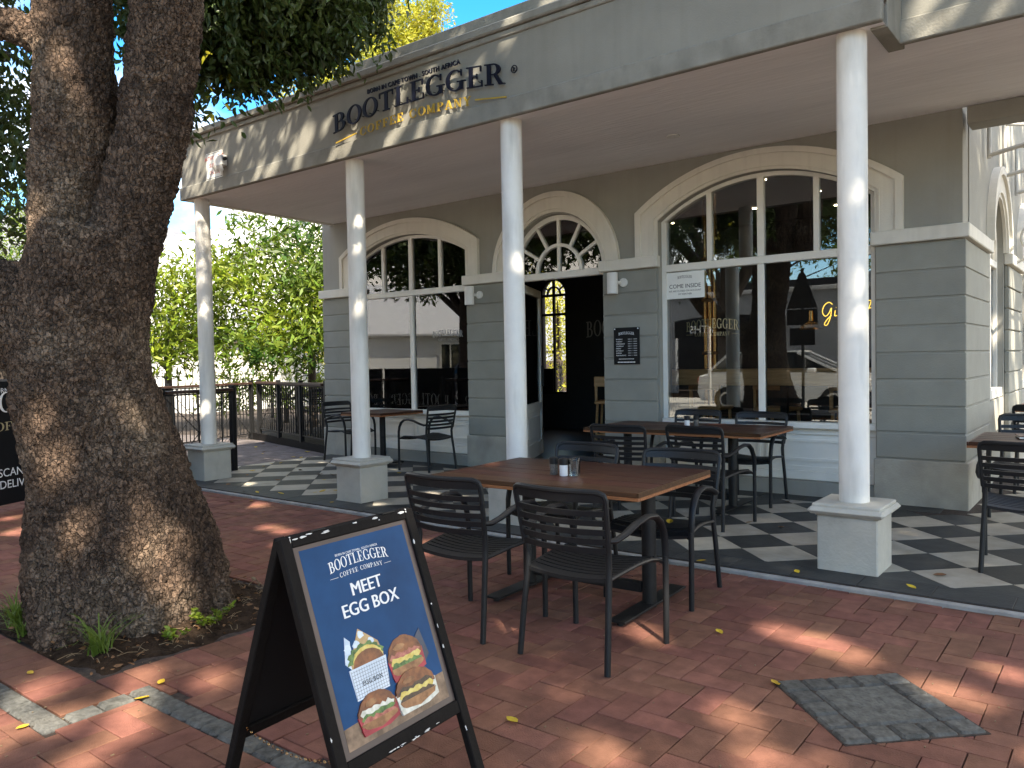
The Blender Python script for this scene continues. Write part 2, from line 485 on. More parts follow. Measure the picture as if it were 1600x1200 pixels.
    def build(s, name, mats, parent=None, smooth=False, world=True, fix=True):
        org = None
        if parent is not None and world:
            org = ORG.get(parent.name, Vector((0, 0, 0)))
        me = s.mesh(name, mats, smooth, org, fix)
        o = bpy.data.objects.new(name, me)
        COL.objects.link(o)
        if parent is not None:
            o.parent = parent
            ORG[o.name] = ORG.get(parent.name, Vector((0, 0, 0)))
        return o

def struct(o):
    o['kind'] = 'structure'
    return o

def stuff(o):
    o['kind'] = 'stuff'
    return o

KIDS = {}
def copy_tree(o, parent=None):
    c = o.copy(); COL.objects.link(c)
    if parent is not None:
        c.parent = parent
    ORG[c.name] = ORG.get(o.name, Vector((0, 0, 0)))
    for ch in list(o.children):
        copy_tree(ch, c)
    return c

def place(o, loc, rz=0.0, label=None, group=None):
    o.location = loc; o.rotation_euler = (0, 0, rz)
    if label: o['label'] = label
    if group: o['group'] = group
    return o

def fr(o, ux, uy):
    ux = Vector(ux).normalized(); uy = Vector(uy).normalized(); uz = ux.cross(uy)
    m = Matrix((ux, uy, uz)).transposed().to_4x4()
    m.translation = Vector(o)
    return m

def wallframe(o=(0, 0, 0), side=False):
    """u along the wall, w up, d out of the wall towards the viewer"""
    if side:
        return fr(o, (0, 1, 0), (0, 0, 1))
    return fr(o, (1, 0, 0), (0, 0, 1))

# ------------------------------------------------------------------ lettering
def serif_glyph(ch):
    P = []
    def q(x0, y0, x1, y1): P.append([(x0, y0), (x1, y0), (x1, y1), (x0, y1)])
    def stem(x, w=.17): q(x - w / 2, .03, x + w / 2, .97)
    def ser(x, y, h=.19):
        if y == 0: q(x - h, 0, x + h, .055)
        else: q(x - h, .945, x + h, 1)
    def ring(cx, cy, rx, ry, a0, a1, tk=.17, tn=.055, n=22):
        A = []; B = []
        for i in range(n + 1):
            a = R(a0 + (a1 - a0) * i / n)
            A.append((cx + rx * math.cos(a), cy + ry * math.sin(a)))
            B.append((cx + (rx - tk) * math.cos(a), cy + (ry - tn) * math.sin(a)))
        for i in range(n):
            P.append([A[i], A[i + 1], B[i + 1], B[i]])
    def diag(x0, y0, x1, y1, w): P.append([(x0 - w / 2, y0), (x0 + w / 2, y0), (x1 + w / 2, y1), (x1 - w / 2, y1)])
    W = .8
    if ch == 'B':
        stem(.2); q(0, 0, .34, .055); q(0, .945, .34, 1); q(.28, .49, .4, .545); q(.3, 0, .42, .055); q(.3, .945, .4, 1)
        ring(.38, .745, .3, .255, -90, 90); ring(.4, .27, .36, .275, -90, 90); W = .82
    elif ch == 'O': ring(.45, .5, .44, .52, 0, 360, n=32); W = .92
    elif ch == 'T':
        stem(.42); ser(.42, 0); q(.04, .93, .8, 1); q(.03, .72, .075, .99); q(.765, .72, .81, .99); W = .86
    elif ch in 'LEF':
        stem(.2); ser(.2, 0, .2); q(0, .945, .36, 1)
        if ch in 'LE': q(.3, 0, .72, .055); q(.68, .01, .73, .3)
        if ch in 'EF': q(.3, .945, .68, 1); q(.64, .72, .69, .99); q(.27, .475, .5, .525); q(.46, .37, .505, .63)
        W = .8 if ch != 'F' else .76
    elif ch in 'GC':
        ring(.46, .5, .45, .52, 48, 318, n=28); q(.74, .68, .79, .99)
        if ch == 'G': q(.68, .04, .84, .42); q(.56, .4, .96, .455); W = .98
        else: q(.74, .06, .78, .3); W = .88
    elif ch in 'RP':
        stem(.2); ser(.2, 0); q(0, .945, .4, 1); q(.28, .46, .42, .515)
        ring(.4, .73, .33, .27, -90, 90)
        if ch == 'R': diag(.74, .02, .48, .49, .18); q(.64, 0, .92, .05); W = .92
        else: W = .78
    elif ch == 'M':
        q(.1, .02, .15, .98); q(.72, .02, .88, .98); diag(.46, .05, .17, .98, .15); diag(.46, .05, .76, .98, .06)
        ser(.125, 0, .12); ser(.8, 0, .17); q(0, .945, .2, 1); q(.74, .945, .98, 1); W = 1.0
    elif ch == 'A':
        diag(.12, .02, .4, .98, .055); diag(.72, .02, .43, .98, .17); q(.24, .3, .6, .35); ser(.12, 0, .13); ser(.7, 0, .18); W = .86
    elif ch == 'N':
        q(.11, .02, .16, .98); q(.7, .02, .75, .98); diag(.7, .03, .18, .97, .17); ser(.13, 0, .13); q(0, .945, .2, 1); q(.6, .945, .86, 1); W = .9
    elif ch == 'Y':
        q(.34, .03, .5, .5); ser(.42, 0); diag(.4, .48, .14, .97, .16); diag(.45, .48, .7, .97, .06); q(0, .945, .3, 1); q(.58, .945, .84, 1); W = .82
    elif ch == ' ':
        W = .45
    return P, W

def text_width(t, gap=.06):
    return sum(serif_glyph(c)[1] + gap for c in t) - gap

def serif_text(t, T, h, depth, gap=.06, arc=0.0, width=None, cx=0.0, y0=0.0, per_letter=False, stretch=1.0):
    """returns a list of MBs: one per letter, or one for the whole word, centred at cx in the frame T"""
    tw = text_width(t, gap)
    sx = h * stretch if width is None else width / tw
    out = []; mb = MB(); x = cx - tw * sx / 2
    for c in t:
        P, W = serif_glyph(c)
        if per_letter: mb = MB()
        for i, poly in enumerate(P):
            pts = []
            for (u, w) in poly:
                uu = x + u * sx
                tt = (uu - cx) / (tw * sx / 2 + 1e-9)
                pts.append((uu, y0 + w * h + arc * (1 - tt * tt)))
            mb.prism(pts, 0.0, depth * (1 + 0.004 * (i % 7)), T)
        x += (W + gap) * sx
        if per_letter and P: out.append(mb)
    return out if per_letter else [mb]

def sans(text, size, T, m, name, parent, extrude=0.0006, align='CENTER', bold=0.0, spacing=1.0):
    cu = bpy.data.curves.new(name, 'FONT')
    cu.body = text; cu.size = size; cu.extrude = extrude; cu.align_x = align; cu.offset = bold * size
    cu.resolution_u = 3; cu.space_character = spacing
    o = bpy.data.objects.new(name, cu)
    COL.objects.link(o)
    bpy.context.view_layer.update()
    me = bpy.data.meshes.new_from_object(o.evaluated_get(bpy.context.evaluated_depsgraph_get()))
    bpy.data.objects.remove(o); bpy.data.curves.remove(cu)
    org = ORG.get(parent.name, Vector((0, 0, 0))) if parent else Vector((0, 0, 0))
    me.transform(Matrix.Translation(-org) @ T)
    me.name = name
    me.materials.clear(); me.materials.append(m)
    n = bpy.data.objects.new(name, me); COL.objects.link(n)
    if parent:
        n.parent = parent; ORG[n.name] = org
    return n

def heavy(text, size, T, m, name, parent, d=.0009, **kw):
    # a bolder weight: the same word laid down three times a hair apart
    for k, dx in enumerate((-d, 0, d)):
        sans(text, size, T @ Matrix.Translation((dx, 0, .00012 * k)), m, name, parent, .0003, **kw)

def arcpts(xc, a, zs, rise, n=24):
    """segmental arch from left spring to right spring"""
    Rr = (a * a + rise * rise) / (2 * rise)
    th = math.asin(min(1, a / Rr))
    if rise > a: th = math.pi - th
    return [(xc + Rr * math.sin(-th + 2 * th * i / n), zs + rise - Rr + Rr * math.cos(-th + 2 * th * i / n)) for i in range(n + 1)]

def arcz(x, xc, a, zs, rise):
    Rr = (a * a + rise * rise) / (2 * rise)
    d = min(abs(x - xc), a)
    return zs + rise - Rr + math.sqrt(max(0, Rr * Rr - d * d))

# ------------------------------------------------------------------ ground, street, terrace
def sheet(name, x0, x1, y0, y1, z, m, kind='structure'):
    mb = MB(); mb.add([(x0, y0, z), (x1, y0, z), (x1, y1, z), (x0, y1, z)], [(0, 1, 2, 3)])
    o = mb.build(name, m); o['kind'] = kind
    return o

def proj(p):
    v = Vector(p) - Vector((0, 0, 1.42))
    d = v.dot(fw)
    if d < 0.05: return None
    return 800 + 1240.56 * v.dot(rt2) / d, 600 - 1240.56 * v.dot(up2) / d, d

sheet('ground', -4000, 1500, -400, 4000, -0.04, M['soil'])
sheet('street', -60, 60, -11.0, -3.6, -0.03, M['bounce_paving'])
pav = sheet('brick_pavement', -17, 8, -3.4, 4.945, -0.012, M['joint'])
ORG[pav.name] = Vector((0, 0, 0))
kerb = MB().box(-60, 60, -3.6, -3.4, -0.2, 0.005, 0.02).build('kerb', M['concrete'])
struct(kerb)
sheet('bounce_strip', -60, 60, -3.4, -0.78, 0.002, M['bounce_paving'])  # added strip out of view, reflects neutral sunlight towards the soffit

EXC = [(-5.3, -3.72, 1.64, 3.02), (-5.3, -3.46, 1.385, 1.64), (-3.72, -3.46, 1.64, 3.02),
       (-17, -3.345, 1.27, 1.385), (-3.455, -3.345, 1.27, 1.765), (-3.345, 6, 1.655, 1.765)]
BL, BW, GAP = 0.248, 0.124, 0.0038
bricks = []
def put_brick(x0, x1, y0, y1):
    bricks.append((x0 + GAP / 2, x1 - GAP / 2, y0 + GAP / 2, y1 - GAP / 2))
def clip_brick(x0, x1, y0, y1):
    if y1 > 4.945: y1 = 4.945
    if y1 - y0 < 0.03: return
    for (a, b, c, d) in EXC:
        if x0 < b and x1 > a and y0 < d and y1 > c:
            opts = [(x0, min(x1, a), y0, y1), (max(x0, b), x1, y0, y1), (x0, x1, y0, min(y1, c)), (x0, x1, max(y0, d), y1)]
            opts = [o for o in opts if o[1] - o[0] > 0.02 and o[3] - o[2] > 0.02]
            if not opts: return
            x0, x1, y0, y1 = max(opts, key=lambda o: (o[1] - o[0]) * (o[3] - o[2]))
    put_brick(x0, x1, y0, y1)
ox, oy = -1.689 - 40 * BW, 2.553 - 40 * BW
for i in range(-90, 130):
    for j in range(-22, 60):
        t = (i - j) % 4
        x, y = ox + i * BW, oy + j * BW
        if x < -16.5 or x > 4.5 or y < -0.9 or y > 4.94: continue
        if t == 0: clip_brick(x, x + 2 * BW, y, y + BW)
        elif t == 3: clip_brick(x, x + BW, y, y + 2 * BW)
for k in range(15):
    put_brick(-3.462 - (k + 1) * 0.1235, -3.462 - k * 0.1235, 1.386, 1.638)
for k in range(11):
    put_brick(-3.718, -3.462, 1.642 + k * 0.1245, 1.642 + (k + 1) * 0.1245)

def seen(b):
    p = proj(((b[0] + b[1]) / 2, (b[2] + b[3]) / 2, 0))
    return p is not None and -40 < p[0] < 1640 and p[1] < 1230
vis = sorted([b for b in bricks if seen(b)], key=lambda b: proj(((b[0] + b[1]) / 2, (b[2] + b[3]) / 2, 0))[2])
near = set(vis[:296])
shared = {}
def brick_mesh(w, d):
    key = (round(w, 3), round(d, 3))
    if key not in shared:
        mb = MB(); mb.box(-w / 2, w / 2, -d / 2, d / 2, -0.03, 0.0, 0.0025)
        shared[key] = mb.mesh('brick', M['brick'])
    return shared[key]
rest = MB(); tint = []
for b in bricks:
    w, d = b[1] - b[0], b[3] - b[2]
    dz = random.gauss(0, 0.0011)
    tx, ty = random.gauss(0, 0.0025), random.gauss(0, 0.0025)
    if b in near:
        o = bpy.data.objects.new('brick', brick_mesh(w, d)); COL.objects.link(o)
        o.location = ((b[0] + b[1]) / 2 + random.gauss(0, 0.0008), (b[2] + b[3]) / 2 + random.gauss(0, 0.0008), dz)
        o.rotation_euler = (tx, ty, random.gauss(0, 0.006))
        o.parent = pav
    else:
        n0 = len(rest.f)
        rest.box(b[0], b[1], b[2], b[3], -0.03 + dz, dz, 0.004)
        tint += [random.random()] * (len(rest.f) - n0)
o = rest.build('brick', M['brick'], pav, fix=True)
a = o.data.attributes.new('tint', 'FLOAT', 'FACE')
a.data.foreach_set('value', tint)
stuff(o)

# granite setts: the zigzag band and the square patch
band = sheet('sett_band', -4.9, -3.36, 1.272, 1.383, -0.009, M['joint'])
def setts_run(parent, x0, x1, y0, y1, n, along):
    for k in range(n):
        if along == 'x': a, b, c, d = x0 + (x1 - x0) * k / n, x0 + (x1 - x0) * (k + 1) / n, y0, y1
        else: a, b, c, d = x0, x1, y0 + (y1 - y0) * k / n, y0 + (y1 - y0) * (k + 1) / n
        mb = MB().box(a + .003, b - .003, c + .003, d - .003, -0.05, 0.005 + random.uniform(-.0015, .0025), 0.012)
        mb.build('sett', M['sett'], parent, smooth=False)
setts_run(band, -6.0, -3.345, 1.272, 1.383, 23, 'x')
setts_run(band, -3.455, -3.345, 1.387, 1.653, 2, 'y')
setts_run(band, -3.455, -1.3, 1.657, 1.763, 19, 'x')
patch = thing('stone_patch', 'square patch of grey granite setts laid diagonally in the red bricks', 'paving patch', (-0.81, 3.376, 0), R(45))
patch.pop('category'); patch.pop('label'); patch['kind'] = 'structure'
S_ = 0.57; u = S_ / 5
MB().box(-S_ / 2 - .004, S_ / 2 + .004, -S_ / 2 - .004, S_ / 2 + .004, -.03, .0022).build('bedding', M['joint'], patch, world=False)
for i in range(5):
    for j in range(5):
        if 1 <= i <= 3 and 1 <= j <= 3: continue
        x, y = -S_ / 2 + i * u, -S_ / 2 + j * u
        o = MB().box(x + .003, x + u - .003, y + .003, y + u - .003, -0.04, 0.012 + random.uniform(-.0015, .0025), 0.010).build('sett', M['sett'], patch, world=False)
MB().box(-1.5 * u + .003, 1.5 * u - .003, -1.5 * u + .003, 1.5 * u - .003, -0.04, 0.012, 0.012).build('centre_slab', M['sett'], patch, world=False)

# planting bed
g = MB(); nx = 30
bx0, bx1, by0, by1 = -5.3, -3.725, 1.645, 3.02
vs = []; fs = []
for i in range(nx + 1):
    for j in range(nx + 1):
        x, y = bx0 + (bx1 - bx0) * i / nx, by0 + (by1 - by0) * j / nx
        e = min(i, j, nx - i, nx - j) / 5.0
        d = math.hypot(x + 4.56, y - 2.2)
        z = -0.035 + 0.035 * min(1, e) + 0.09 * max(0, 1 - d / 1.0) + 0.02 * noise.noise(Vector((x * 7, y * 7, 0)))
        vs.append((x, y, z))
for i in range(nx):
    for j in range(nx):
        a = i * (nx + 1) + j
        fs.append((a, a + nx + 1, a + nx + 2, a + 1))
g.add(vs, fs)
struct(g.build('planting_bed', M['soil'], smooth=True))

# terrace with diagonal checker tiles
TZ = 0.03
ter = MB().box(-9.75, 3.2, 5.0, 14.5, -0.1, TZ - 0.004).build('tiled_terrace', M['joint'])
struct(ter)
ORG[ter.name] = Vector((0, 0, 0))
MB().box(-9.75, 3.2, 4.948, 4.999, -0.1, 0.021, 0.006).build('terrace_edge', M['concrete'], ter)
def clip_poly(poly, x0, x1, y0, y1):
    for ax, lim, sg in ((0, x0, 1), (0, x1, -1), (1, y0, 1), (1, y1, -1)):
        out = []
        for i in range(len(poly)):
            p, q = poly[i - 1], poly[i]
            dp, dq = (p[ax] - lim) * sg, (q[ax] - lim) * sg
            if (dp >= 0) != (dq >= 0):
                t = dp / (dp - dq)
                out.append((p[0] + (q[0] - p[0]) * t, p[1] + (q[1] - p[1]) * t))
            if dq >= 0: out.append(q)
        poly = out
        if not poly: return []
    return poly
tile_mesh = {}
far = MB(); far2 = MB()
s = 0.279          # half diagonal of a 395 mm tile
TX, TY = -2.218, 5.25
for i in range(-40, 40):
    for j in range(-40, 80):
        if (i + j) % 2: continue
        cx, cy = TX + i * s, TY + j * s
        if not (-10 < cx < 3.4 and 5.0 < cy < 14.4): continue
        h = s - 0.0025
        poly = [(cx - h, cy), (cx, cy - h), (cx + h, cy), (cx, cy + h)]
        full = True
        cp = clip_poly(poly, -9.74, 3.18, 5.262, 14.4)
        if cy < 8.2 and cx < -0.9: cp = clip_poly(cp, -9.74, 3.18, 5.262, 7.66) if cp else cp
        if cp and -1.9 < cx < -0.85 and cy > 7.6: cp = clip_poly(cp, -0.9, 3.18, 5.262, 14.4)
        if cp and cx <= -0.9 and cy > 7.95: continue
        if len(cp) < 3: continue
        dark = i % 2 == 0
        mm = M['slate'] if dark else M['cream']
        if cy > 8.6 or cx > 1.2:
            (far if dark else far2).prism(cp, TZ - 0.012, TZ, None)
            continue
        whole = len(cp) == 4 and all(abs(p[0] - q[0]) < 1e-6 and abs(p[1] - q[1]) < 1e-6 for p, q in zip(sorted(cp), sorted(poly)))
        if whole:
            if dark not in tile_mesh:
                tile_mesh[dark] = MB().prism([(-h, 0), (0, -h), (h, 0), (0, h)], -0.012, 0).mesh('tile', mm)
            o = bpy.data.objects.new('tile', tile_mesh[dark]); COL.objects.link(o)
            o.location = (cx, cy, TZ + random.uniform(-.0006, .0006)); o.parent = ter
        else:
            MB().prism(cp, TZ - 0.012, TZ + random.uniform(-.0006, .0006)).build('tile', mm, ter)
stuff(far.build('tile', M['slate'], ter)); stuff(far2.build('tile', M['cream'], ter))
for k in range(32):
    x = -9.74 + k * 0.402
    if x > 3: break
    MB().box(x + .002, x + .400, 5.003, 5.259, TZ - .012, TZ + .0004, 0.0015).build('border_tile', M['slate'], ter)
for k in range(21):
    x = -9.74 + k * 0.402
    MB().box(x + .002, x + .400, 7.664, 7.93, TZ - .012, TZ + .0002, 0.0015).build('border_tile', M['slate'], ter)

# far left: darker paving and the timber deck
gp = sheet('grey_paving', -30, -9.76, 4.95, 30, -0.004, M['joint'])
mb = MB(); tint = []
for i in range(26):
    for j in range(34):
        x, y = -15.6 + i * 0.23 + (j % 2) * .115, 4.98 + j * 0.115
        if x > -9.95: continue
        n0 = len(mb.f); mb.box(x, x + .225, y, y + .11, -0.02, 0.004 + random.gauss(0, .001), .003); tint += [random.random()] * (len(mb.f) - n0)
o = mb.build('paver', M['greybrick'], gp); o.data.attributes.new('tint', 'FLOAT', 'FACE').data.foreach_set('value', tint); stuff(o)

deck = thing('timber_deck', 'low dark timber deck behind the black railing left of the cafe', 'deck', (-12, 10, 0))
dT = fr((-13.6, 9.05, 0), (3.6, -1.0, 0), (1.0, 3.6, 0))
for k in range(20):
    MB().box(0, 3.75, .04 + k * .145, .04 + k * .145 + .138, .10, .13, .004, dT).build('plank', M['blackwood'], deck)
MB().box(0, 3.75, 0, .035, 0.0, .135, .004, dT).build('fascia_board', M['blackwood'], deck)

# ------------------------------------------------------------------ the cafe building
cafe = thing('cafe_building', 'grey single storey cafe with columned veranda and arched white windows', 'building', (-5.5, 8.0, 0))
WF, PF = 7.97, 7.94      # wall face, pier face

def wall_open(mb, T, u0, u1, z0, z1, d_front, d_back, ops):
    """wall with arched openings: ops = (ul, ur, zb, spring, rise)"""
    ops = sorted(ops)
    cur = u0
    segs = []
    def quad(a, b, c, d, e, f):
        mb.box(a, b, c, d, e, f, T=T)
    for (ul, ur, zb, sp, ri) in ops:
        segs.append((cur, ul, z0, z1))
        if zb > z0: segs.append((ul, ur, z0, zb))
        pts = arcpts((ul + ur) / 2, (ur - ul) / 2, sp, ri, 28)
        A = [(p[0], z1) for p in pts]
        mb.strip(A, pts, d_back, d_front, T)
        cur = ur
    segs.append((cur, u1, z0, z1))
    for a, b, c, d in segs:
        if b - a > 1e-4: mb.box(a, b, c, d, d_back, d_front, T=T)

TWALL = fr((0, WF, 0), (1, 0, 0), (0, 0, 1))        # d = out towards the street
W3 = (-4.12, -1.88, 0.17, 2.93, 0.37)
W1 = (-9.19, -6.93, 0.17, 2.90, 0.32)
DR = (-6.21, -4.83, 0.06, 2.50, 0.69)
mb = MB(); wall_open(mb, TWALL, -9.87, -1.16, 0.0, 4.4, 0.0, -0.30, [W1, DR, W3])
mb.build('facade_wall', M['wall'], cafe)
TS = fr((-1.13, 0, 0), (0, 1, 0), (0, 0, 1))
SWIN = [(9.62, 10.72, 0.9, 2.55, 0.55), (12.3, 13.4, 0.9, 2.55, 0.55), (14.9, 16.0, 0.9, 2.55, 0.55)]
mb = MB(); wall_open(mb, TS, 8.27, 20.0, 0.0, 4.6, -0.02, -0.32, SWIN)
mb.build('side_wall', M['wall'], cafe)
MB().box(-9.87, -9.57, 8.272, 13.25, 0, 4.4).build('side_wall', M['wall'], cafe)
MB().box(-9.57, -1.46, 8.6, 13.22, 4.02, 4.15).build('roof_slab', M['dark'], cafe)

# piers with banded blocks
JO = [0.45, 0.695, 0.935, 1.18, 1.425, 1.67, 1.918, 2.165, 2.415]
def pier(x0, x1, wrap=0.0):
    y1 = WF + 0.002 if not wrap else 7.94 + wrap
    c = MB().box(x0 + .014, x1 - .014, PF + .012, WF - .003, .2, 2.42)
    if wrap: c.box(x0 + .014, x1 - .012, WF + .002 - .003, y1 - .012, .2, 2.42)
    p = c.build('pier', M['pier'], cafe)
    for a, b in zip(JO[:-1], JO[1:]):
        q = MB()
        q.box(x0, x1, PF, (WF - .001) if not wrap else y1, a + .008, b - .008, .006)
        q.build('stone_block', M['pier'], p)
    q = MB(); q.box(x0 - .02, x1 + .02, PF - .022, (WF - .001) if not wrap else y1 + .01, 0.0, .445, .008)
    q.build('pier_base', M['pierbase'], p)
    q = MB(); q.box(x0 - .035, x1 + .035, PF - .05, (WF - .0005) if not wrap else y1 + .02, 2.425, 2.55, .008)
    q.build('pier_cornice', M['trim'], p)
pier(-9.87, -9.20); pier(-6.92, -6.22); pier(-4.82, -4.13); pier(-1.87, -1.13, 1.5)
def side_pier(y0, y1):
    p = MB().box(-1.14, -1.128, y0 + .01, y1 - .01, .2, 2.42).build('pier', M['pier'], cafe)
    for a, b in zip(JO[:-1], JO[1:]):
        MB().box(-1.148, -1.10, y0, y1, a + .008, b - .008, .006).build('stone_block', M['pier'], p)
    MB().box(-1.148, -1.06, y0 - .02, y1 + .02, 2.425, 2.55, .008).build('pier_cornice', M['trim'], p)
    MB().box(-1.148, -1.08, y0 - .02, y1 + .02, 0, .445, .008).build('pier_base', M['pierbase'], p)
side_pier(10.78, 12.24); side_pier(13.46, 14.84); side_pier(16.06, 18.0)

# arch surrounds
def surround(T, xl, xr, sp, ri, ol, orr, osp, ori, zb, d=0.045):
    inner = [(xl, zb)] + arcpts((xl + xr) / 2, (xr - xl) / 2, sp, ri, 28) + [(xr, zb)]
    outer = [(ol, zb)] + arcpts((ol + orr) / 2, (orr - ol) / 2, osp, ori, 28) + [(orr, zb)]
    mix = lambda t: [(a[0] + (b[0] - a[0]) * t, a[1] + (b[1] - a[1]) * t) for a, b in zip(inner, outer)]
    mb = MB()
    mb.strip(inner, mix(.14), 0.0005, d * .55, T)
    mb.strip(mix(.14), mix(.2), 0.0005, d * .9, T)
    mb.strip(mix(.2), mix(.74), 0.0005, d * .75, T)
    mb.strip(mix(.74), outer, 0.0005, d * 1.25, T)
    return mb.build('arch_surround', M['trim'], cafe, smooth=False)
surround(TWALL, W3[0], W3[1], W3[3], W3[4], -4.38, -1.63, 3.04, .475, 2.552)
surround(TWALL, W1[0], W1[1], W1[3], W1[4], -9.43, -6.70, 3.02, .42, 2.552)
surround(TWALL, DR[0], DR[1], DR[3] + .05, .66, -6.45, -4.60, 2.552, .90, 2.552)
TS2 = fr((-1.15, 0, 0), (0, 1, 0), (0, 0, 1))
for (a, b, zb, sp, ri) in SWIN:
    surround(TS2, a, b, sp, ri, a - .26, b + .26, 2.70, .72, 2.552, 0.06)

# windows
def window(xl, xr, sp, ri, T, zsill=.70, ztr=2.41, n_up=4, mul=0.06, panel=True, zb=.17, tilt=0.0):
    """T: frame plane, d outwards; d=0 is the back of the frame"""
    xc, a = (xl + xr) / 2, (xr - xl) / 2
    f = .055
    mb = MB()
    outer = [(xl + .002, zsill)] + [(p[0] * 1.0 if True else 0, p[1] - .002) for p in arcpts(xc, a - .002, sp, ri, 28)] + [(xr - .002, zsill)]
    inner = [(xl + f, zsill)] + arcpts(xc, a - f, sp, ri - f * .8, 28) + [(xr - f, zsill)]
    mb.strip(outer, inner, 0, .07, T)
    w = mb.build('window', M['white'], cafe)
    MB().box(xl + f, xr - f, ztr - .04, ztr + .04, .004, .075, .006, T).build('transom', M['white'], w)
    MB().box(xc - .036, xc + .036, zsill + .055, ztr - .04, .004, .068, .006, T).build('mullion', M['white'], w)
    for k in range(1, n_up):
        x = xl + (xr - xl) * k / n_up
        z1 = arcz(x, xc, a - f, sp, ri - f * .8) + .01
        ww = .036 if k * 2 == n_up else .028
        MB().box(x - ww, x + ww, ztr + .04, z1, .004, .066, .005, T).build('mullion', M['white'], w)
    if panel: MB().box(xl + .004, xr - .004, zsill - .01, zsill + .055, -.01, .12, .008, T).build('sill', M['white'], w)
    else: MB().box(xl + .004, xr - .004, zsill - .05, zsill + .055, -.01, .12, .008, T).build('sill', M['trim'], w)
    g0, g1 = .03, .034
    for (x0, x1) in ((xl + f, xc - .036), (xc + .036, xr - f)):
        xm = (x0 + x1) / 2
        Tp = T @ Matrix.Translation((xm, 0, (g0 + g1) / 2)) @ Matrix.Rotation(R(tilt), 4, 'Y') @ Matrix.Translation((-xm, 0, -(g0 + g1) / 2))
        MB().box(x0 - .008, x1 + .008, zsill + .05, ztr - .035, g0, g1, 0, Tp).build('pane', M['glass'], w)
    for k in range(n_up):
        x0, x1 = xl + (xr - xl) * k / n_up, xl + (xr - xl) * (k + 1) / n_up
        x0 = max(x0, xl + f - .01); x1 = min(x1, xr - f + .01)
        A = [(x0 + (x1 - x0) * i / 8, 0) for i in range(9)]
        top = [(x, arcz(x, xc, a - f + .01, sp, ri - f * .8 + .01)) for x, _ in A]
        bot = [(x, ztr + .035) for x, _ in A]
        MB().strip(top, bot, g0, g1, T).build('pane', M['glass'], w)
    if panel:
        p = MB().box(xl + .002, xr - .002, zb, zsill - .012, -.03, .03, 0, T).build('timber_panel', M['white'], cafe)
        q = MB()
        q.box(xl + .01, xr - .01, zb + .001, zb + .09, .03, .055, .006, T)
        q.box(xl + .01, xr - .01, zb + .09, zb + .14, .03, .042, .004, T)
        q.box(xl + .01, xr - .01, zsill - .075, zsill - .014, .03, .05, .006, T)
        q.build('skirting', M['white'], p)
        nP = 2
        for k in range(nP):
            x0 = xl + .08 + (xr - xl - .16) * k / nP + .03; x1 = xl + .08 + (xr - xl - .16) * (k + 1) / nP - .03
            z0, z1 = zb + .19, zsill - .12
            q = MB()
            b = .028
            q.strip([(x0, z0), (x1, z0), (x1, z1), (x0, z1)], [(x0 + b, z0 + b), (x1 - b, z0 + b), (x1 - b, z1 - b), (x0 + b, z1 - b)], .029, .045, T, closed=True)
            q.build('panel_moulding', M['white'], p)
        MB().box(xl, xr, 0, zb - .002, -.06, .075, .012, T).build('plinth_strip', M['concrete'], cafe)
    return w
TWIN = fr((0, WF + .15, 0), (1, 0, 0), (0, 0, 1))
win_big = window(W3[0], W3[1], W3[3], W3[4], TWIN, tilt=2.0)
win_small = window(W1[0], W1[1], W1[3], W1[4], TWIN)
TSW = fr((-1.28, 0, 0), (0, 1, 0), (0, 0, 1))
for (a, b, zb, sp, ri) in SWIN[:2]:
    window(a, b, sp, ri, TSW, zsill=zb + .06, n_up=2, panel=False)

# door: fanlight, transom, open leaf
xc = -5.52
mb = MB()
ringp = lambda r, n=32: [(xc + r * math.cos(math.pi * (1 - i / n)), 2.50 + r * math.sin(math.pi * (1 - i / n))) for i in range(n + 1)]
mb.strip(ringp(.688), ringp(.628), 0, .07, TWIN)
fan = mb.build('fanlight', M['white'], cafe)
MB().box(-6.208, -4.832, 2.415, 2.50, .0, .085, .008, TWIN).build('transom', M['white'], fan)
MB().strip(ringp(.345), ringp(.305), .006, .062, TWIN).build('glazing_bar', M['white'], fan)
for ang in (30, 60, 90, 120, 150):
    ca, sa = math.cos(R(ang)), math.sin(R(ang))
    T = TWIN @ fr((xc, 2.50, 0), (ca, sa, 0), (-sa, ca, 0))
    MB().box(.335 if ang != 90 else .0, .635, -.02, .02, .004, .06, .004, T).build('glazing_bar', M['white'], fan)
for k in range(6):
    A = [(xc + .64 * math.cos(R(a)), 2.5 + .64 * math.sin(R(a))) for a in np.linspace(k * 30, k * 30 + 30, 7)]
    B = [(xc + .32 * math.cos(R(a)), 2.5 + .32 * math.sin(R(a))) for a in np.linspace(k * 30, k * 30 + 30, 7)]
    MB().strip(A, B, .03, .034, TWIN).build('pane', M['glass'], fan)
for k in range(2):
    A = [(xc + .32 * math.cos(R(a)), 2.5 + .32 * math.sin(R(a))) for a in np.linspace(k * 90, k * 90 + 90, 12)]
    MB().prism(A + [(xc, 2.5)], .03, .034, TWIN).build('pane', M['glass'], fan)
mb = MB(); mb.box(-6.208, -6.16, .06, 2.415, 0, .08, .006, TWIN); mb.box(-4.88, -4.832, .06, 2.415, 0, .08, .006, TWIN)
mb.build('door_frame', M['white'], cafe)
TD = fr((-6.15, 8.14, .1), (-.42, .91, 0), (0, 0, 1))
dw, dh = 1.18, 2.30
mb = MB()
mb.box(0, .11, 0, dh, -.022, .022, .005, TD); mb.box(dw - .11, dw, 0, dh, -.022, .022, .005, TD)
mb.box(.11, dw - .11, dh - .11, dh, -.022, .022, .005, TD); mb.box(.11, dw - .11, .62, .74, -.022, .022, .005, TD); mb.box(.11, dw - .11, 0, .2, -.022, .022, .005, TD)
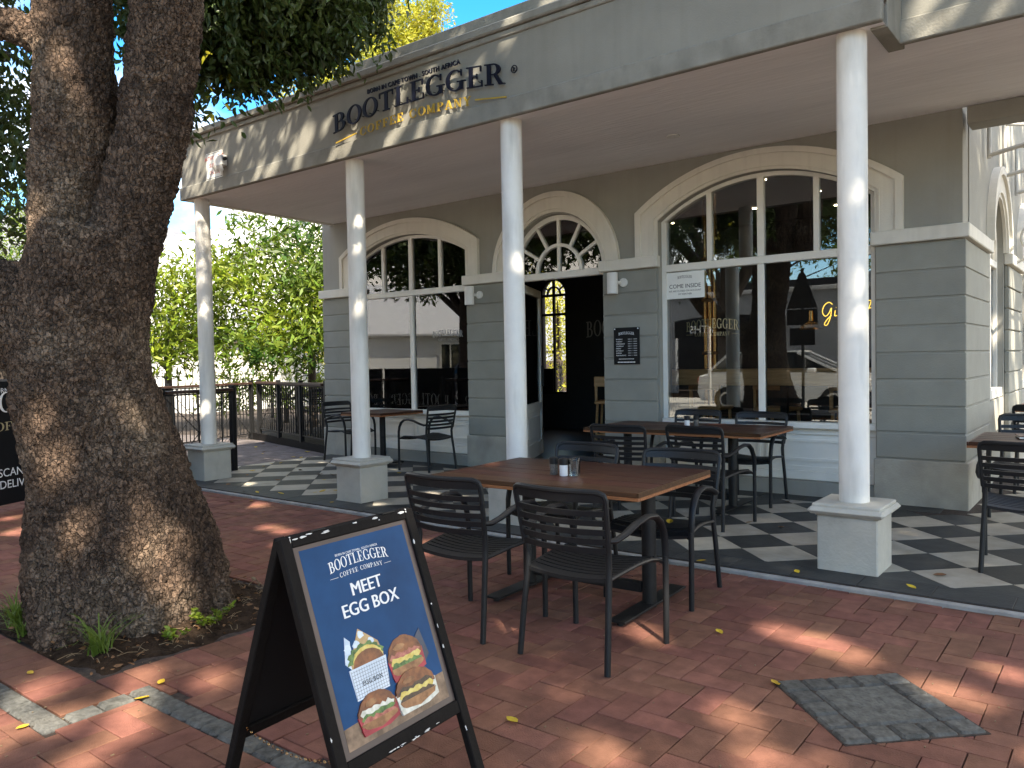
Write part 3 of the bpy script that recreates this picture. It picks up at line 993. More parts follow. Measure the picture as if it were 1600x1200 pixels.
mb.box(.11, dw - .11, .2, .62, -.01, .01, 0, TD); mb.box(.17, dw - .17, .26, .56, -.018, .018, .008, TD)
door = mb.build('door', M['white'], cafe)
MB().box(.11, dw - .11, .74, dh - .11, -.003, .003, 0, TD).build('pane', M['glass'], door)
MB().box(dw - .075, dw - .05, .95, 1.25, .022, .06, .006, TD).build('handle', M['black'], door)

# veranda roof
def zs(y): return 3.475 + (y - 5.36) * (3.556 - 3.475) / (7.97 - 5.36)
mb = MB()
mb.add([(-9.24, 5.34, zs(5.34)), (-1.21, 5.34, zs(5.34)), (-1.21, 5.83, zs(5.83)), (3.0, 5.83, zs(5.83)), (3.0, 7.97, zs(7.97)), (-9.69, 7.97, zs(7.97))],
       [(0, 1, 2, 5), (2, 3, 4, 5)])
mb.add([(v[0], v[1], v[2] + .12) for v in mb.v], [(0, 1, 2, 5), (2, 3, 4, 5)])
soff = mb.build('soffit', M['soffit'], cafe)
def fascia_run(T, u0, u1):
    f = MB().box(u0, u1, 3.615, 4.13, -.14, -.02, 0, T).build('fascia', M['fascia'], cafe)
    MB().box(u0 - .02, u1 + .0, 3.462, 3.618, -.06, .0, .008, T).build('lip', M['fascialip'], f)
    q = MB(); q.box(u0 - .02, u1, 4.125, 4.175, -.14, .0, .008, T); q.box(u0 - .035, u1, 4.178, 4.255, -.14, .03, .012, T)
    q.build('cornice', M['fascialip'], f)
fascia_run(fr((0, 5.28, 0), (1, 0, 0), (0, 0, 1)), -9.22, -1.20)
fascia_run(fr((0, 5.77, 0), (1, 0, 0), (0, 0, 1)), -1.196, 3.2)
mb = MB(); mb.box(-1.30, -1.198, 5.421, 5.90, 3.462, 4.25, .004)
mb.build('fascia_return', M['fascialip'], cafe)
Tl = fr((-9.22, 5.3, 0), (-.169, .986, 0), (0, 0, 1))
f = MB().box(.0, 2.72, 3.62, 4.25, .02, .12, 0, Tl).build('fascia', M['fascia'], cafe)
MB().prism([(.02, 3.462), (2.72, 3.54), (2.72, 3.617), (.02, 3.617)], .0, .09, Tl).build('lip', M['white'], f)
MB().box(-9.2, 3.1, 5.92, 8.0, 4.16, 4.22).build('roof_sheet', M['concrete'], cafe)
mb = MB(); mb.box(-6.46, 3.2, 5.62, 5.82, 4.22, 4.545, .012)
mb.build('parapet', M['fascialip'], cafe)
MB().box(-1.12, 3.2, 7.93, 8.2, 3.40, 3.552, .006).build('beam', M['wall'], cafe)

# columns
for x in (-9.03, -6.21, -4.20, -1.42):
    mb = MB()
    n = 14
    prof = [(.0925 + .0012 * noise.noise(Vector((x, 0, k * 3.0))), .46 + k * (3.02 - .0) / n) for k in range(n)] + [(.0925, zs(5.45) - .0)]
    mb.lathe(prof, 28, (x, 5.45, 0))
    c = mb.build('column', M['column'], cafe, smooth=True)
    mb = MB(); mb.box(x - .185, x + .185, 5.265, 5.635, TZ - .02, .385, .008)
    mb.box(x - .195, x + .195, 5.255, 5.645, .383, .395, .004)
    mb.build('plinth', M['plinth'], c)
    mb = MB(); mb.box(x - .235, x + .235, 5.215, 5.685, .395, .44, .02); mb.box(x - .21, x + .21, 5.24, 5.66, .43, .462, .008)
    mb.build('plinth_cap', M['plinth'], c)

# interior shell
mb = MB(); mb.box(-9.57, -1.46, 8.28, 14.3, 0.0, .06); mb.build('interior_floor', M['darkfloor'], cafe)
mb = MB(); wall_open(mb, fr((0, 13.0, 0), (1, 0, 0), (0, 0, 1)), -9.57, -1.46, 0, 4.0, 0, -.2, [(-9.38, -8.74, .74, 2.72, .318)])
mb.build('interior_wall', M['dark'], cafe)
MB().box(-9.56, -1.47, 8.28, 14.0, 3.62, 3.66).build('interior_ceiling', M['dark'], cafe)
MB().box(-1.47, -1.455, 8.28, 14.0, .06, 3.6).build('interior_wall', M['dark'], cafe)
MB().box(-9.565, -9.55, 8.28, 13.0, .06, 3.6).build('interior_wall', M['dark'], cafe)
mb = MB()
TB = fr((0, 13.08, 0), (1, 0, 0), (0, 0, 1))
for x in (-9.38, -9.085, -8.785): mb.box(x, x + .045, .74, 2.72 if x != -9.085 else 3.03, 0, .05, 0, TB)
for z in (.74, 2.30, 2.68): mb.box(-9.335, -8.785, z, z + .05, 0.001, .049, 0, TB)
mb.box(-9.335, -9.10, .79, 1.25, 0, .04, 0, TB)
rb = lambda r: [(-9.06 + r * math.cos(math.pi * (1 - i / 16)), 2.72 + r * math.sin(math.pi * (1 - i / 16))) for i in range(17)]
mb.strip(rb(.318), rb(.28), .002, .048, TB); mb.strip(rb(.17), rb(.14), .004, .046, TB)
for a in (35, 145):
    mb.box(.16, .29, -.012, .012, .006, .044, 0, TB @ fr((-9.06, 2.72, 0), (math.cos(R(a)), math.sin(R(a)), 0), (-math.sin(R(a)), math.cos(R(a)), 0)))
mb.build('back_window_frame', M['blackwood'], cafe)

# ------------------------------------------------------------------ signs on the facade
TF = fr((0, 5.30, 0), (1, 0, 0), (0, 0, 1))            # fascia face, d towards the street
fs = thing('fascia_sign', 'raised navy and gold cafe name sign on the grey fascia', 'sign', (-5.05, 5.28, 3.55))
TL = TF @ Matrix.Translation((0, 0, .03))
for l in serif_text('BOOTLEGGER', TL, .178, .014, gap=.045, arc=.085, width=2.19, cx=-5.205, y0=3.725, per_letter=True):
    l.build('letter', M['navy'], fs)
for l in serif_text('COFFEE COMPANY', TL, .078, .010, gap=.16, arc=.034, width=1.42, cx=-5.20, y0=3.628, per_letter=True):
    l.build('letter', M['gold'], fs)
for x0, x1, z0, z1 in ((-6.27, -5.965, 3.622, 3.662), (-4.44, -4.10, 3.658, 3.610)):
    MB().prism([(x0, z0), (x1, z1), (x1, z1 + .012), (x0, z0 + .012)], 0, .010, TL).build('rule', M['gold'], fs)
t = 'BORN IN CAPE TOWN . SOUTH AFRICA'
sans(t, .060, TL @ Matrix.Translation((-5.205, 4.012, 0)), M['navy'], 'tagline', fs, .006, bold=.012, spacing=1.12)['kind'] = 'stuff'
mb = MB()
for k in range(16):
    a0, a1 = 2 * math.pi * k / 16, 2 * math.pi * (k + 1) / 16
    mb.prism([(-4.015 + r * math.cos(a), 3.825 + r * math.sin(a)) for r, a in ((.033, a0), (.033, a1), (.026, a1), (.026, a0))], 0, .008, TL)
serif = serif_text('R', TL, .032, .008, cx=-4.015, y0=3.809)[0]
mb.v, mb.f, mb.mi = mb.v + serif.v, mb.f + [tuple(i + len(mb.v) for i in f) for f in serif.f], mb.mi + serif.mi
mb.build('registered_mark', M['navy'], fs)
mb = MB()
for x in np.linspace(-6.1, -4.3, 18):
    mb.box(x, x + .006, 3.79 + .05 * (1 - ((x + 5.2) / 1.0) ** 2), 3.796 + .05 * (1 - ((x + 5.2) / 1.0) ** 2), -.03, 0.0, 0, TL)
stuff(mb.build('stand_off_pin', M['black'], fs))

ns = thing('notice_board', 'small white notice with red capitals at the left end of the fascia', 'notice', (-8.45, 5.29, 3.66))
MB().box(-8.66, -8.32, 3.625, 3.935, 0, .004, 0, TF).build('board', M['paper'], ns)
mb = MB(); mb.strip([(-8.65, 3.635), (-8.33, 3.635), (-8.33, 3.925), (-8.65, 3.925)], [(-8.645, 3.64), (-8.335, 3.64), (-8.335, 3.92), (-8.645, 3.92)], .0042, .005, TF, closed=True)
mb.build('border', M['blackprint'], ns)
for k, t in enumerate(('ALTERNATIVE', 'SUPPLY', 'ON SITE')):
    sans(t, .062, TF @ Matrix.Translation((-8.49, 3.85 - .085 * k, .0045)), M['redprint'], 'lettering', ns, .0004, bold=.01)
fl = thing('floodlight', 'small white box floodlight with two lamp heads beside the red-lettered notice', 'floodlight', (-8.28, 5.28, 3.7))
MB().box(-8.38, -8.22, 3.73, 3.85, 0.0, .085, .01, TF).build('housing', M['lampwhite'], fl)
MB().lathe([(.0, .0), (.028, .0), (.034, .05), (.034, .07), (.0, .07)], 12, T=Matrix.Translation((-8.33, 5.235, 3.665)) @ Matrix.Rotation(R(25), 4, 'X')).build('lamp_head', M['lampwhite'], fl, smooth=True)
MB().lathe([(.0, .0), (.028, .0), (.034, .05), (.034, .07), (.0, .07)], 12, T=Matrix.Translation((-8.25, 5.235, 3.665)) @ Matrix.Rotation(R(25), 4, 'X')).build('lamp_head', M['lampwhite'], fl, smooth=True)
MB().lathe([(0, 0), (.02, 0), (.02, .03), (0, .03)], 10, T=Matrix.Translation((-8.21, 5.25, 3.80)) @ Matrix.Rotation(R(90), 4, 'Y')).build('sensor', M['black'], fl)

def wall_lamp(x, z, label):
    t = thing('wall_lamp', label, 'wall lamp', (x, PF, z), group='cylinder lamps on the piers')
    mb = MB(); mb.lathe([(.0, 0), (.058, 0), (.062, .004), (.062, .236), (.058, .24), (.052, .24), (.052, .21), (0, .21)], 28, (x - .02, PF - .12, z))
    mb.build('shade', M['lampwhite'], t, smooth=True)
    mb = MB(); mb.lathe([(0, 0), (.05, 0), (.05, .02), (.045, .026), (0, .026)], 24, T=Matrix.Translation((x + .06, PF, z + .13)) @ Matrix.Rotation(R(90), 4, 'X'))
    mb.lathe([(0, .02), (.02, .02), (.02, .1), (0, .1)], 12, T=Matrix.Translation((x + .02, PF, z + .13)) @ Matrix.Rotation(R(90), 4, 'X'))
    mb.lathe([(0, .024), (.007, .024), (.007, .03), (0, .03)], 8, T=Matrix.Translation((x + .085, PF, z + .13)) @ Matrix.Rotation(R(90), 4, 'X'))
    mb.build('bracket', M['lampwhite'], t, smooth=True)
wall_lamp(-4.60, 2.155, 'white cylinder wall lamp on the pier above the black opening hours plaque')
wall_lamp(-6.74, 2.155, 'white cylinder wall lamp on the pier between small window and door')

pq = thing('hours_plaque', 'black plaque of opening hours on the pier right of the door', 'plaque', (-4.51, PF, 1.36))
TP = fr((-4.51, PF - .012, 1.565), (1, 0, 0), (0, 0, 1))
MB().box(-.165, .165, -.21, .21, -.006, .004, .001, TP).build('board', M['blackprint'], pq)
l = serif_text('BOOTLEGGER', TP @ Matrix.Translation((0, 0, .0042)), .03, .0008, arc=.01, width=.2, y0=.122)[0]; l.build('logo', M['whiteprint'], pq)
for k, a in enumerate(('MONDAY', 'TUESDAY', 'WEDNESDAY', 'THURSDAY', 'FRIDAY', 'SATURDAY', 'SUNDAY', 'PUB HOLIDAYS')):
    y = .07 - k * .0262
    sans(a, .019, TP @ Matrix.Translation((-.135, y, .0042)), M['whiteprint'], 'hours_line', pq, .0003, 'LEFT', .01)
    mb = MB()
    for x0, x1 in ((.02, .055), (.065, .075), (.09, .135)): mb.box(x0, x1, y + .001, y + .012, 0, .0004, 0, TP @ Matrix.Translation((0, 0, .0042)))
    mb.build('hours_line', M['greyprint'], pq)
mb = MB(); TQ = TP @ Matrix.Translation((0, 0, .0042))
for k in range(12): mb.box(-.1 + k * .0165, -.088 + k * .0165, -.152, -.144, 0, .0004, 0, TQ); mb.box(-.115 + k * .019, -.1 + k * .019, -.19, -.178, 0, .0004, 0, TQ)
mb.build('small_print', M['whiteprint'], pq)
for x in (-.15, .15):
    MB().lathe([(0, 0), (.008, 0), (.008, .004), (0, .004)], 10, T=TP @ Matrix.Translation((x, .195, .0042))).build('screw', M['whiteprint'], pq)

TG = TWIN @ Matrix.Translation((0, 0, .0345))           # outer glass face
pp = thing('paper_notice', 'white paper notice reading come inside, behind the big window glass', 'notice', (-3.88, 8.1, 2.05))
TPN = TWIN @ Matrix.Translation((0, 0, .056))
MB().box(-4.075, -3.62, 2.07, 2.36, 0, .002, 0, TPN).build('sheet', M['paper'], pp)
TPN2 = TPN @ Matrix.Translation((-3.85, 0, .0022))
sans('COME INSIDE', .062, TPN2 @ Matrix.Translation((0, 2.185, 0)), M['blackprint'], 'lettering', pp, .0004)
sans('WE ARE CLOSED ON ACCOUNT', .026, TPN2 @ Matrix.Translation((0, 2.145, 0)), M['blackprint'], 'lettering', pp, .0004)
sans('OF WEATHER', .026, TPN2 @ Matrix.Translation((0, 2.11, 0)), M['blackprint'], 'lettering', pp, .0004)
serif_text('BOOTLEGGER', TPN2, .03, .0005, arc=.008, width=.17, y0=2.285)[0].build('logo', M['blackprint'], pp)

wl = thing('window_lettering', 'gold cafe name lettering on the large arched window', 'lettering', (-3.55, 8.08, 1.68))
serif_text('BOOTLEGGER', TG, .105, .0008, arc=.03, width=.60, cx=-3.55, y0=1.70)[0].build('name', M['goldfoil'], wl)
serif_text('COFFEE COMPANY', TG, .042, .0008, gap=.12, width=.40, cx=-3.55, y0=1.648)[0].build('subtitle', M['goldfoil'], wl)
MB().box(-3.85, -3.77, 1.664, 1.668, 0, .0008, 0, TG).build('rule', M['goldfoil'], wl); MB().box(-3.33, -3.25, 1.664, 1.668, 0, .0008, 0, TG).build('rule', M['goldfoil'], wl)
wl = thing('window_lettering', 'faint grey cafe name lettering on the small arched window', 'lettering', (-7.40, 8.08, 1.75))
serif_text('BOOTLEGGER', TG, .085, .0008, arc=.02, width=.56, cx=-7.40, y0=1.76)[0].build('name', M['greyprint'], wl)
serif_text('COFFEE COMPANY', TG, .032, .0008, gap=.12, width=.34, cx=-7.40, y0=1.715)[0].build('subtitle', M['greyprint'], wl)

dl = MB().lathe([(.05, 0), (.062, 0), (.062, .012), (.05, .012)], 24, (-3.42, 6.95, zs(6.95) - .012)).build('ceiling_spotlight', M['lampwhite'])
tag(dl, 'round white recessed spotlight in the veranda ceiling near the big window', 'spotlight')

# ------------------------------------------------------------------ interior things seen through door and glass
il = thing('wall_lettering', 'pale grey cafe name lettering on the dark wall inside the doorway', 'lettering', (-7.4, 12.99, 1.85))
serif_text('BOOTLEGGER', fr((0, 12.99, 0), (1, 0, 0), (0, 0, 1)), .30, .004, arc=.05, width=1.78, cx=-7.38, y0=1.84)[0].build('name', M['greyprint'], il)
def stool(x, y, rz, label):
    t = thing('bar_stool', label, 'bar stool', (x, y, .06), rz, group='wooden bar stools inside the cafe')
    for sx in (-.17, .17):
        for sy in (-.17, .17):
            MB().tube([(sx * 1.15, sy * 1.15, 0), (sx * .95, sy * .95, .74)], .019, 6).build('leg', M['barwood'], t, world=False)
    MB().box(-.2, .2, -.2, .2, .74, .78, .012).build('seat', M['barwood'], t, world=False)
    MB().box(-.2, .2, .17, .2, .98, 1.12, .01).build('backrest', M['barwood'], t, world=False)
    mb = MB(); mb.box(-.19, -.155, .165, .195, .78, 1.1); mb.box(.155, .19, .165, .195, .78, 1.1); mb.box(-.19, .19, -.2, -.17, .3, .33); mb.box(-.19, .19, .17, .2, .3, .33)
    mb.build('stretcher', M['barwood'], t, world=False)
    return t
stool(-5.72, 9.6, R(200), 'orange wooden bar stool just inside the open doorway')
stool(-3.95, 8.95, R(180), 'wooden bar stool behind glass below the notice')
stool(-3.15, 8.95, R(170), 'wooden bar stool behind glass left of the centre mullion')
stool(-2.35, 8.95, R(185), 'wooden bar stool behind glass nearest the right column')
bc = thing('bar_counter', 'light brown wooden bar counter running behind the large window', 'counter', (-3.3, 8.65, .06))
MB().box(-4.45, -1.6, 8.5, 8.85, 1.10, 1.28, .01).build('counter_top', M['barwood'], bc)
for x in (-4.3, -3.0, -1.8):
    MB().box(x, x + .07, 8.6, 8.67, .06, 1.10).build('leg', M['black'], bc)
br = thing('brass_pipes', 'cluster of brass pipes standing behind the large window', 'pipes', (-4.06, 9.2, .06))
for dx in (-.06, 0, .06):
    MB().tube([(-4.06 + dx, 9.2, .06), (-4.06 + dx, 9.2, 3.6)], .026, 10).build('pipe', M['brass'], br, smooth=True)
for z in (1.45, 2.1, 2.6): MB().box(-4.16, -3.96, 9.165, 9.235, z, z + .04, .004).build('clamp', M['brass'], br)
pd = thing('pendant_lamp', 'small brass pendant lamp hanging behind the right half of the large window', 'pendant lamp', (-2.94, 9.5, 1.72))
MB().tube([(-2.94, 9.5, 1.95), (-2.94, 9.5, 3.62)], .004, 5).build('cord', M['black'], pd)
MB().lathe([(.03, .22), (.035, .1), (.13, .03), (.14, 0), (.132, 0), (.03, .09)], 20, (-2.94, 9.5, 1.72)).build('lamp_shade', M['brass'], pd, smooth=True)
ne = thing('neon_sign', 'yellow handwritten neon sign on the wall inside the large window', 'neon sign', (-2.5, 9.3, 1.85))
TN = fr((-2.76, 9.32, 1.86), (1, 0, 0), (0.0, 0, 1))
def script(parent, strokes, T):
    mb = MB()
    for st in strokes:
        pts = [Vector((x, y, 0)) for x, y in st]
        sm = []
        for i in range(len(pts) - 1):
            p0, p1, p2, p3 = pts[max(i - 1, 0)], pts[i], pts[i + 1], pts[min(i + 2, len(pts) - 1)]
            for k in range(5):
                t = k / 5
                sm.append(T @ (0.5 * ((2 * p1) + (p2 - p0) * t + (2 * p0 - 5 * p1 + 4 * p2 - p3) * t * t + (3 * p1 - p0 - 3 * p2 + p3) * t ** 3)))
        sm.append(T @ pts[-1])
        mb.tube(sm, .0045, 6)
    return mb.build('letter', M['neon'], parent)
script(ne, [[(.11, .13), (.07, .155), (.02, .12), (0, .05), (.03, .0), (.07, .03), (.1, .09), (.085, -.02), (.05, -.1), (.02, -.09), (.05, -.04), (.1, .01)]], TN)
script(ne, [[(.14, .06), (.135, .0), (.16, .005)], [(.15, .09), (.152, .095)]], TN)
script(ne, [[(.17, .05), (.19, .065), (.185, .0)], [(.186, .04), (.215, .065), (.225, .055)]], TN)
script(ne, [[(.25, .05), (.29, .1), (.28, .14), (.26, .1), (.265, .01), (.3, .02)]], TN)
script(ne, [[(.42, .13), (.5, .15), (.6, .14)], [(.52, .14), (.49, .05), (.46, -.03)], [(.49, .065), (.55, .075)]], TN)
for (x, y) in ((-4.3, 9.2), (-3.6, 9.8), (-2.9, 9.3), (-2.4, 10.4), (-3.3, 11), (-5.3, 10.0), (-5.0, 11.2), (-6.2, 9.4), (-4.4, 11.6), (-3.4, 12.2), (-5.9, 11.9), (-7.2, 10.8), (-2.6, 12.0)):
    o = MB().lathe([(.0, 0), (.035, 0), (.035, .008), (.0, .008)], 14, (x, y, 3.61)).build('ceiling_spot', M['spot'])
    tag(o, 'small lit ceiling spot inside the dark cafe', 'ceiling light', 'lit ceiling spots inside the cafe')
ct = thing('service_counter', 'dark service counter deep inside the doorway', 'counter', (-8.0, 11.4, .06))
MB().box(-9.4, -8.75, 10.6, 12.0, .06, 1.0, .01).build('body', M['blackwood'], ct)
MB().box(-9.45, -8.70, 10.55, 12.05, 1.0, 1.04, .01).build('counter_top', M['dark'], ct)

# ------------------------------------------------------------------ chairs
def chair(label, group):
    t = thing('chair', label, 'chair', (0, 0, 0), 0, group)
    c = M['chair']
    B = lambda mb, n, p=t, sm=True: mb.build(n, c, p, smooth=sm, world=False)
    for sx in (-1, 1):
        B(MB().tube([(sx * .245, -.265, 0), (sx * .236, -.235, .25), (sx * .228, -.212, .42), (sx * .226, -.208, .5), (sx * .232, -.222, .58)], .0155, 10), 'leg')
        B(MB().tube([(sx * .268, .262, 0), (sx * .270, .262, .22), (sx * .270, .26, .44)], .0155, 10), 'leg')
        # arm: from the upright, forwards and down in a bow onto the front leg
        pts = [(sx * .236, -.225, .600), (sx * .252, -.19, .597), (sx * .266, -.13, .615), (sx * .270, -.03, .648), (sx * .271, .07, .664), (sx * .271, .15, .655), (sx * .271, .205, .62), (sx * .271, .24, .565), (sx * .271, .256, .5), (sx * .270, .26, .43)]
        B(MB().tube(pts, [.019, .019, .019, .02, .02, .02, .019, .018, .017, .0155], 10, flat=(1.15, .72)), 'armrest')
    # back frame with slats, bowed
    def bow(x): return -.055 * (1 - (x / .245) ** 2)
    def yb(z, x): return -.222 - (z - .56) * .22 + bow(x)
    def band(x0, x1, z0, z1, n=12, th=.007):
        mb = MB(); xs = [x0 + (x1 - x0) * i / n for i in range(n + 1)]
        vs = []
        for x in xs:
            for (z, dy) in ((z0, -th), (z0, th), (z1, th), (z1, -th)):
                vs.append((x, yb(z, x) + dy, z))
        fs_ = []
        for i in range(n):
            a, b = 4 * i, 4 * i + 4
            for k in range(4):
                l = (k + 1) % 4
                fs_.append((a + k, a + l, b + l, b + k))
        fs_ += [(0, 1, 2, 3), (4 * n, 4 * n + 3, 4 * n + 2, 4 * n + 1)]
        return mb.add(vs, fs_)
    mb = MB()
    pts = [(-.236, .545), (-.243, .64), (-.252, .79), (-.246, .815), (-.22, .828)]
    path = [(x, yb(z, x), z) for x, z in pts] + [(x, yb(.83, x), .83) for x in np.linspace(-.18, .18, 9)] + [(-x, yb(z, x), z) for x, z in pts[::-1]]
    mb.tube(path, .0135, 8, flat=(1, 1))
    bk = B(mb, 'back_frame')
    B(band(-.243, .243, .779, .826), 'top_rail', bk, False)
    zz = [.728, .684, .640, .596]
    for k, z in enumerate(zz):
        w = .248 - (.83 - z) * .035
        B(band(-w, w, z - .0135, z + .0135), 'back_slat', bk, False)
    B(band(-.236, .236, .538, .566), 'bottom_rail', bk, False)
    # seat: dished slats running from side to side
    def zseat(x, y): return .452 - .022 * (1 - (x / .25) ** 2) - .02 * max(0, (.05 - y)) / .25 + .004 * math.cos(y * 8) - (.03 * max(0, y - .18) / .08 if y > .18 else 0)
    def slat(y0, y1, xw, th=.009, n=10):
        mb = MB(); vs = []; fs_ = []
        for i in range(n + 1):
            x = -xw + 2 * xw * i / n
            for (y, dz) in ((y0, -th), (y1, -th), (y1, 0), (y0, 0)):
                vs.append((x, y, zseat(x, y) + dz))
        for i in range(n):
            a, b = 4 * i, 4 * i + 4
            for k in range(4):
                l = (k + 1) % 4
                fs_.append((a + k, a + l, b + l, b + k))
        fs_ += [(0, 1, 2, 3), (4 * n, 4 * n + 3, 4 * n + 2, 4 * n + 1)]
        return mb.add(vs, fs_)
    mb = MB()
    for sx in (-1, 1):
        path = [(sx * (.226 + .03 * (y + .22) / .48), y, zseat(.245, y) - .012) for y in np.linspace(-.215, .262, 9)]
        mb.tube(path, .013, 8, flat=(1, .8))
    a = slat(-.222, -.165, .222, .018); 
    mb.add(a.v, a.f)
    a = slat(.215, .262, .252, .016)
    mb.add(a.v, a.f)
    seat = B(mb, 'seat', t, False)
    n = 10
    for k in range(n):
        y0 = -.155 + k * .0365
        B(slat(y0, y0 + .0265, .230 + .03 * (y0 + .22) / .48), 'seat_slat', seat, False)
    return t

GF, GM, GL, GR_ = 'black slatted armchairs around the front table', 'black slatted armchairs around the middle table', 'black slatted armchairs at the small table', 'black slatted armchairs along the right terrace'
ch0 = chair('black slatted armchair nearest the camera, back turned, at the front table', GF)
def put_chair(x, y, z, rz, label, group):
    c = copy_tree(ch0)
    place(c, (x, y, z), R(rz), label, group)
    return c
place(ch0, (-2.085, 3.285, 0), R(0))
put_chair(-2.815, 3.275, 0, 1.5, 'black slatted armchair at the front table beside the sandwich board', GF)
put_chair(-2.22, 4.33, 0, 184, 'black slatted armchair with a yellow leaf on its seat facing the camera', GF)
put_chair(-2.98, 4.37, 0, 178, 'black slatted armchair behind the salt and pepper of the front table', GF)
put_chair(-2.77, 6.24, TZ, -4, 'black slatted armchair, back turned, at the right near corner of the middle table', GM)
put_chair(-3.42, 6.08, TZ, 3, 'black slatted armchair, back turned, at the left near side of the middle table', GM)
put_chair(-3.58, 7.50, TZ, 180, 'black slatted armchair below the big window behind the small white salt pot', GM)
put_chair(-2.86, 7.40, TZ, 181, 'black slatted armchair in front of the white panel, right end of middle table', GM)
put_chair(-7.20, 7.45, TZ, 88, 'black slatted armchair right of the small table by the small window', GL)
put_chair(-8.95, 7.62, TZ, -92, 'black slatted armchair against the left pier, half hidden by a column', GL)
put_chair(-.50, 5.99, TZ, 2, 'black slatted armchair, back turned, at the right edge near the right column', GR_)
put_chair(-.66, 7.95, TZ, 180, 'black slatted armchair facing the camera behind the table with menus', GR_)
put_chair(-.60, 8.95, TZ + .06, 0, 'black slatted armchair, back turned, beside the side pier', GR_)
put_chair(-.62, 11.3, TZ + .1, 180, 'farthest black slatted armchair on the right terrace', GR_)

# ------------------------------------------------------------------ tables
def table(name, label, cat, L, W, zt, loc, rz, group, poles, boards=6, foot=True, th=.045):
    t = thing(name, label, cat, loc, R(rz), group)
    b = W / boards
    for k in range(boards):
        MB().box(-L / 2 + .012, L / 2 - .012, -W / 2 + k * b + .0015, -W / 2 + (k + 1) * b - .0015, zt - th * .6, zt + random.uniform(-.0008, .0008), .003).build('plank', M['wood'], t, world=False)
    mb = MB(); e = .012
    mb.box(-L / 2, L / 2, -W / 2 - .004, -W / 2 + .022, zt - th, zt - th * .62, .002); mb.box(-L / 2, L / 2, W / 2 - .022, W / 2 + .004, zt - th, zt - th * .62, .002)
    mb.box(-L / 2 - .001, -L / 2 + .03, -W / 2 + .023, W / 2 - .023, zt - th, zt - th * .62, .002); mb.box(L / 2 - .03, L / 2 + .001, -W / 2 + .023, W / 2 - .023, zt - th, zt - th * .62, .002)
    mb.build('edge_batten', M['woodedge'], t, world=False)
    for x0, x1 in ((-L / 2 - .001, -L / 2 + .011), (L / 2 - .011, L / 2 + .001)):
        MB().box(x0, x1, -W / 2, W / 2, zt - th * .6, zt - .001, .002).build('edge_strip', M['wood'], t, world=False)
    for px in poles:
        MB().tube([(px, 0, .012), (px, 0, zt - th)], .041, 18).build('pole', M['black'], t, smooth=True, world=False)
        f = MB(); f.box(px - .05, px + .05, -.40 if foot else -.05, .40 if foot else .05, .022, .034, .002)
        f.box(px - .028, px + .028, -.36, .36, .012, .024)
        if not foot: f.box(px - .3, px + .3, -.05, .05, .023, .033, .002); f.box(px - .05, px + .05, -.3, .3, .022, .034, .002)
        for sy in (-.36, .36): f.lathe([(0, 0), (.016, 0), (.016, .014), (0, .014)], 8, (px, sy, 0))
        f.build('foot', M['black'], t, world=False)
        MB().box(px - .06, px + .06, -.28, .28, zt - th - .012, zt - th - .001).build('bearer', M['black'], t, world=False)
    if len(poles) == 2:
        MB().box(poles[0] + .04, poles[1] - .04, -.025, .025, .085, .14, .003).build('cross_bar', M['black'], t, world=False)
    return t
GT = 'dark wooden tables of the cafe'
t0 = table('cafe_table', 'dark wooden table nearest the camera on the red bricks with four chairs', 'table', 1.40, .97, .74, (-2.675, 3.985, 0), 2.6, GT, (-.30, .52))
table('cafe_table', 'dark wooden table on the checker tiles below the big window', 'table', 1.72, .88, .74, (-3.30, 6.90, TZ), 1.5, GT, (-.62, .45))
table('cafe_table', 'small square wooden table on one post by the small window', 'table', .78, .78, .74, (-8.02, 7.42, TZ), 0, GT, (.0,), 5, False)
table('cafe_table', 'dark wooden table with brown menus at the right edge', 'table', 1.25, .88, .74, (-.31, 7.02, TZ), 0, GT, (.0,), 6, False)
table('cafe_table', 'farther dark wooden table on the right side terrace', 'table', 1.25, .9, .74, (-.30, 9.95, TZ + .08), 0, GT, (.0,), 6, False)

def shaker(x, y, z, m_in, label, group):
    t = thing('shaker', label, 'shaker', (x, y, z), 0, group)
    MB().lathe([(0, 0), (.023, 0), (.025, .004), (.025, .062), (.02, .066), (0, .066)], 20).build('jar', m_in, t, smooth=True, world=False)
    MB().lathe([(.019, .064), (.027, .066), (.0275, .10), (.024, .104), (0, .104)], 20).build('lid', M['black'], t, smooth=True, world=False)
    return t
M['salt'] = mat('white_salt', (0.75, 0.75, 0.75), 0.25, var=0.03, coat=0.5)
M['pepper'] = mat('pepper_corns', (0.05, 0.045, 0.04), 0.25, col2=(0.2, 0.18, 0.16), scale=160, coat=0.5)
sx, sy = -2.62, 3.86
shaker(-2.62, 3.845, .74, M['salt'], 'white salt shaker with black lid on the front table', 'shakers on the front table')
shaker(-2.70, 3.86, .74, M['pepper'], 'dark pepper shaker with black lid on the front table', 'shakers on the front table')
shaker(-3.27, 6.86, .74 + TZ, M['salt'], 'white salt shaker with black lid on the middle table', 'shakers on the middle table')
shaker(-3.22, 6.95, .74 + TZ, M['pepper'], 'dark pepper shaker with black lid on the middle table', 'shakers on the middle table')
for k, (x, y, l) in enumerate(((-2.575, 3.885, 'ribbed clear water glass right of the salt shaker'), (-2.62, 3.965, 'ribbed clear water glass behind the salt shaker'))):
    mb = MB(); n = 28
    prof = [(.0, .006), (.026, .006), (.031, .09), (.0335, .092), (.034, .09), (.029, 0), (0, 0)]
    mb.lathe(prof, n)
    o = mb.build('water_glass', M['clear'], smooth=False); o.location = (x, y, .74)
    tag(o, l, 'glass', 'water glasses on the front table')
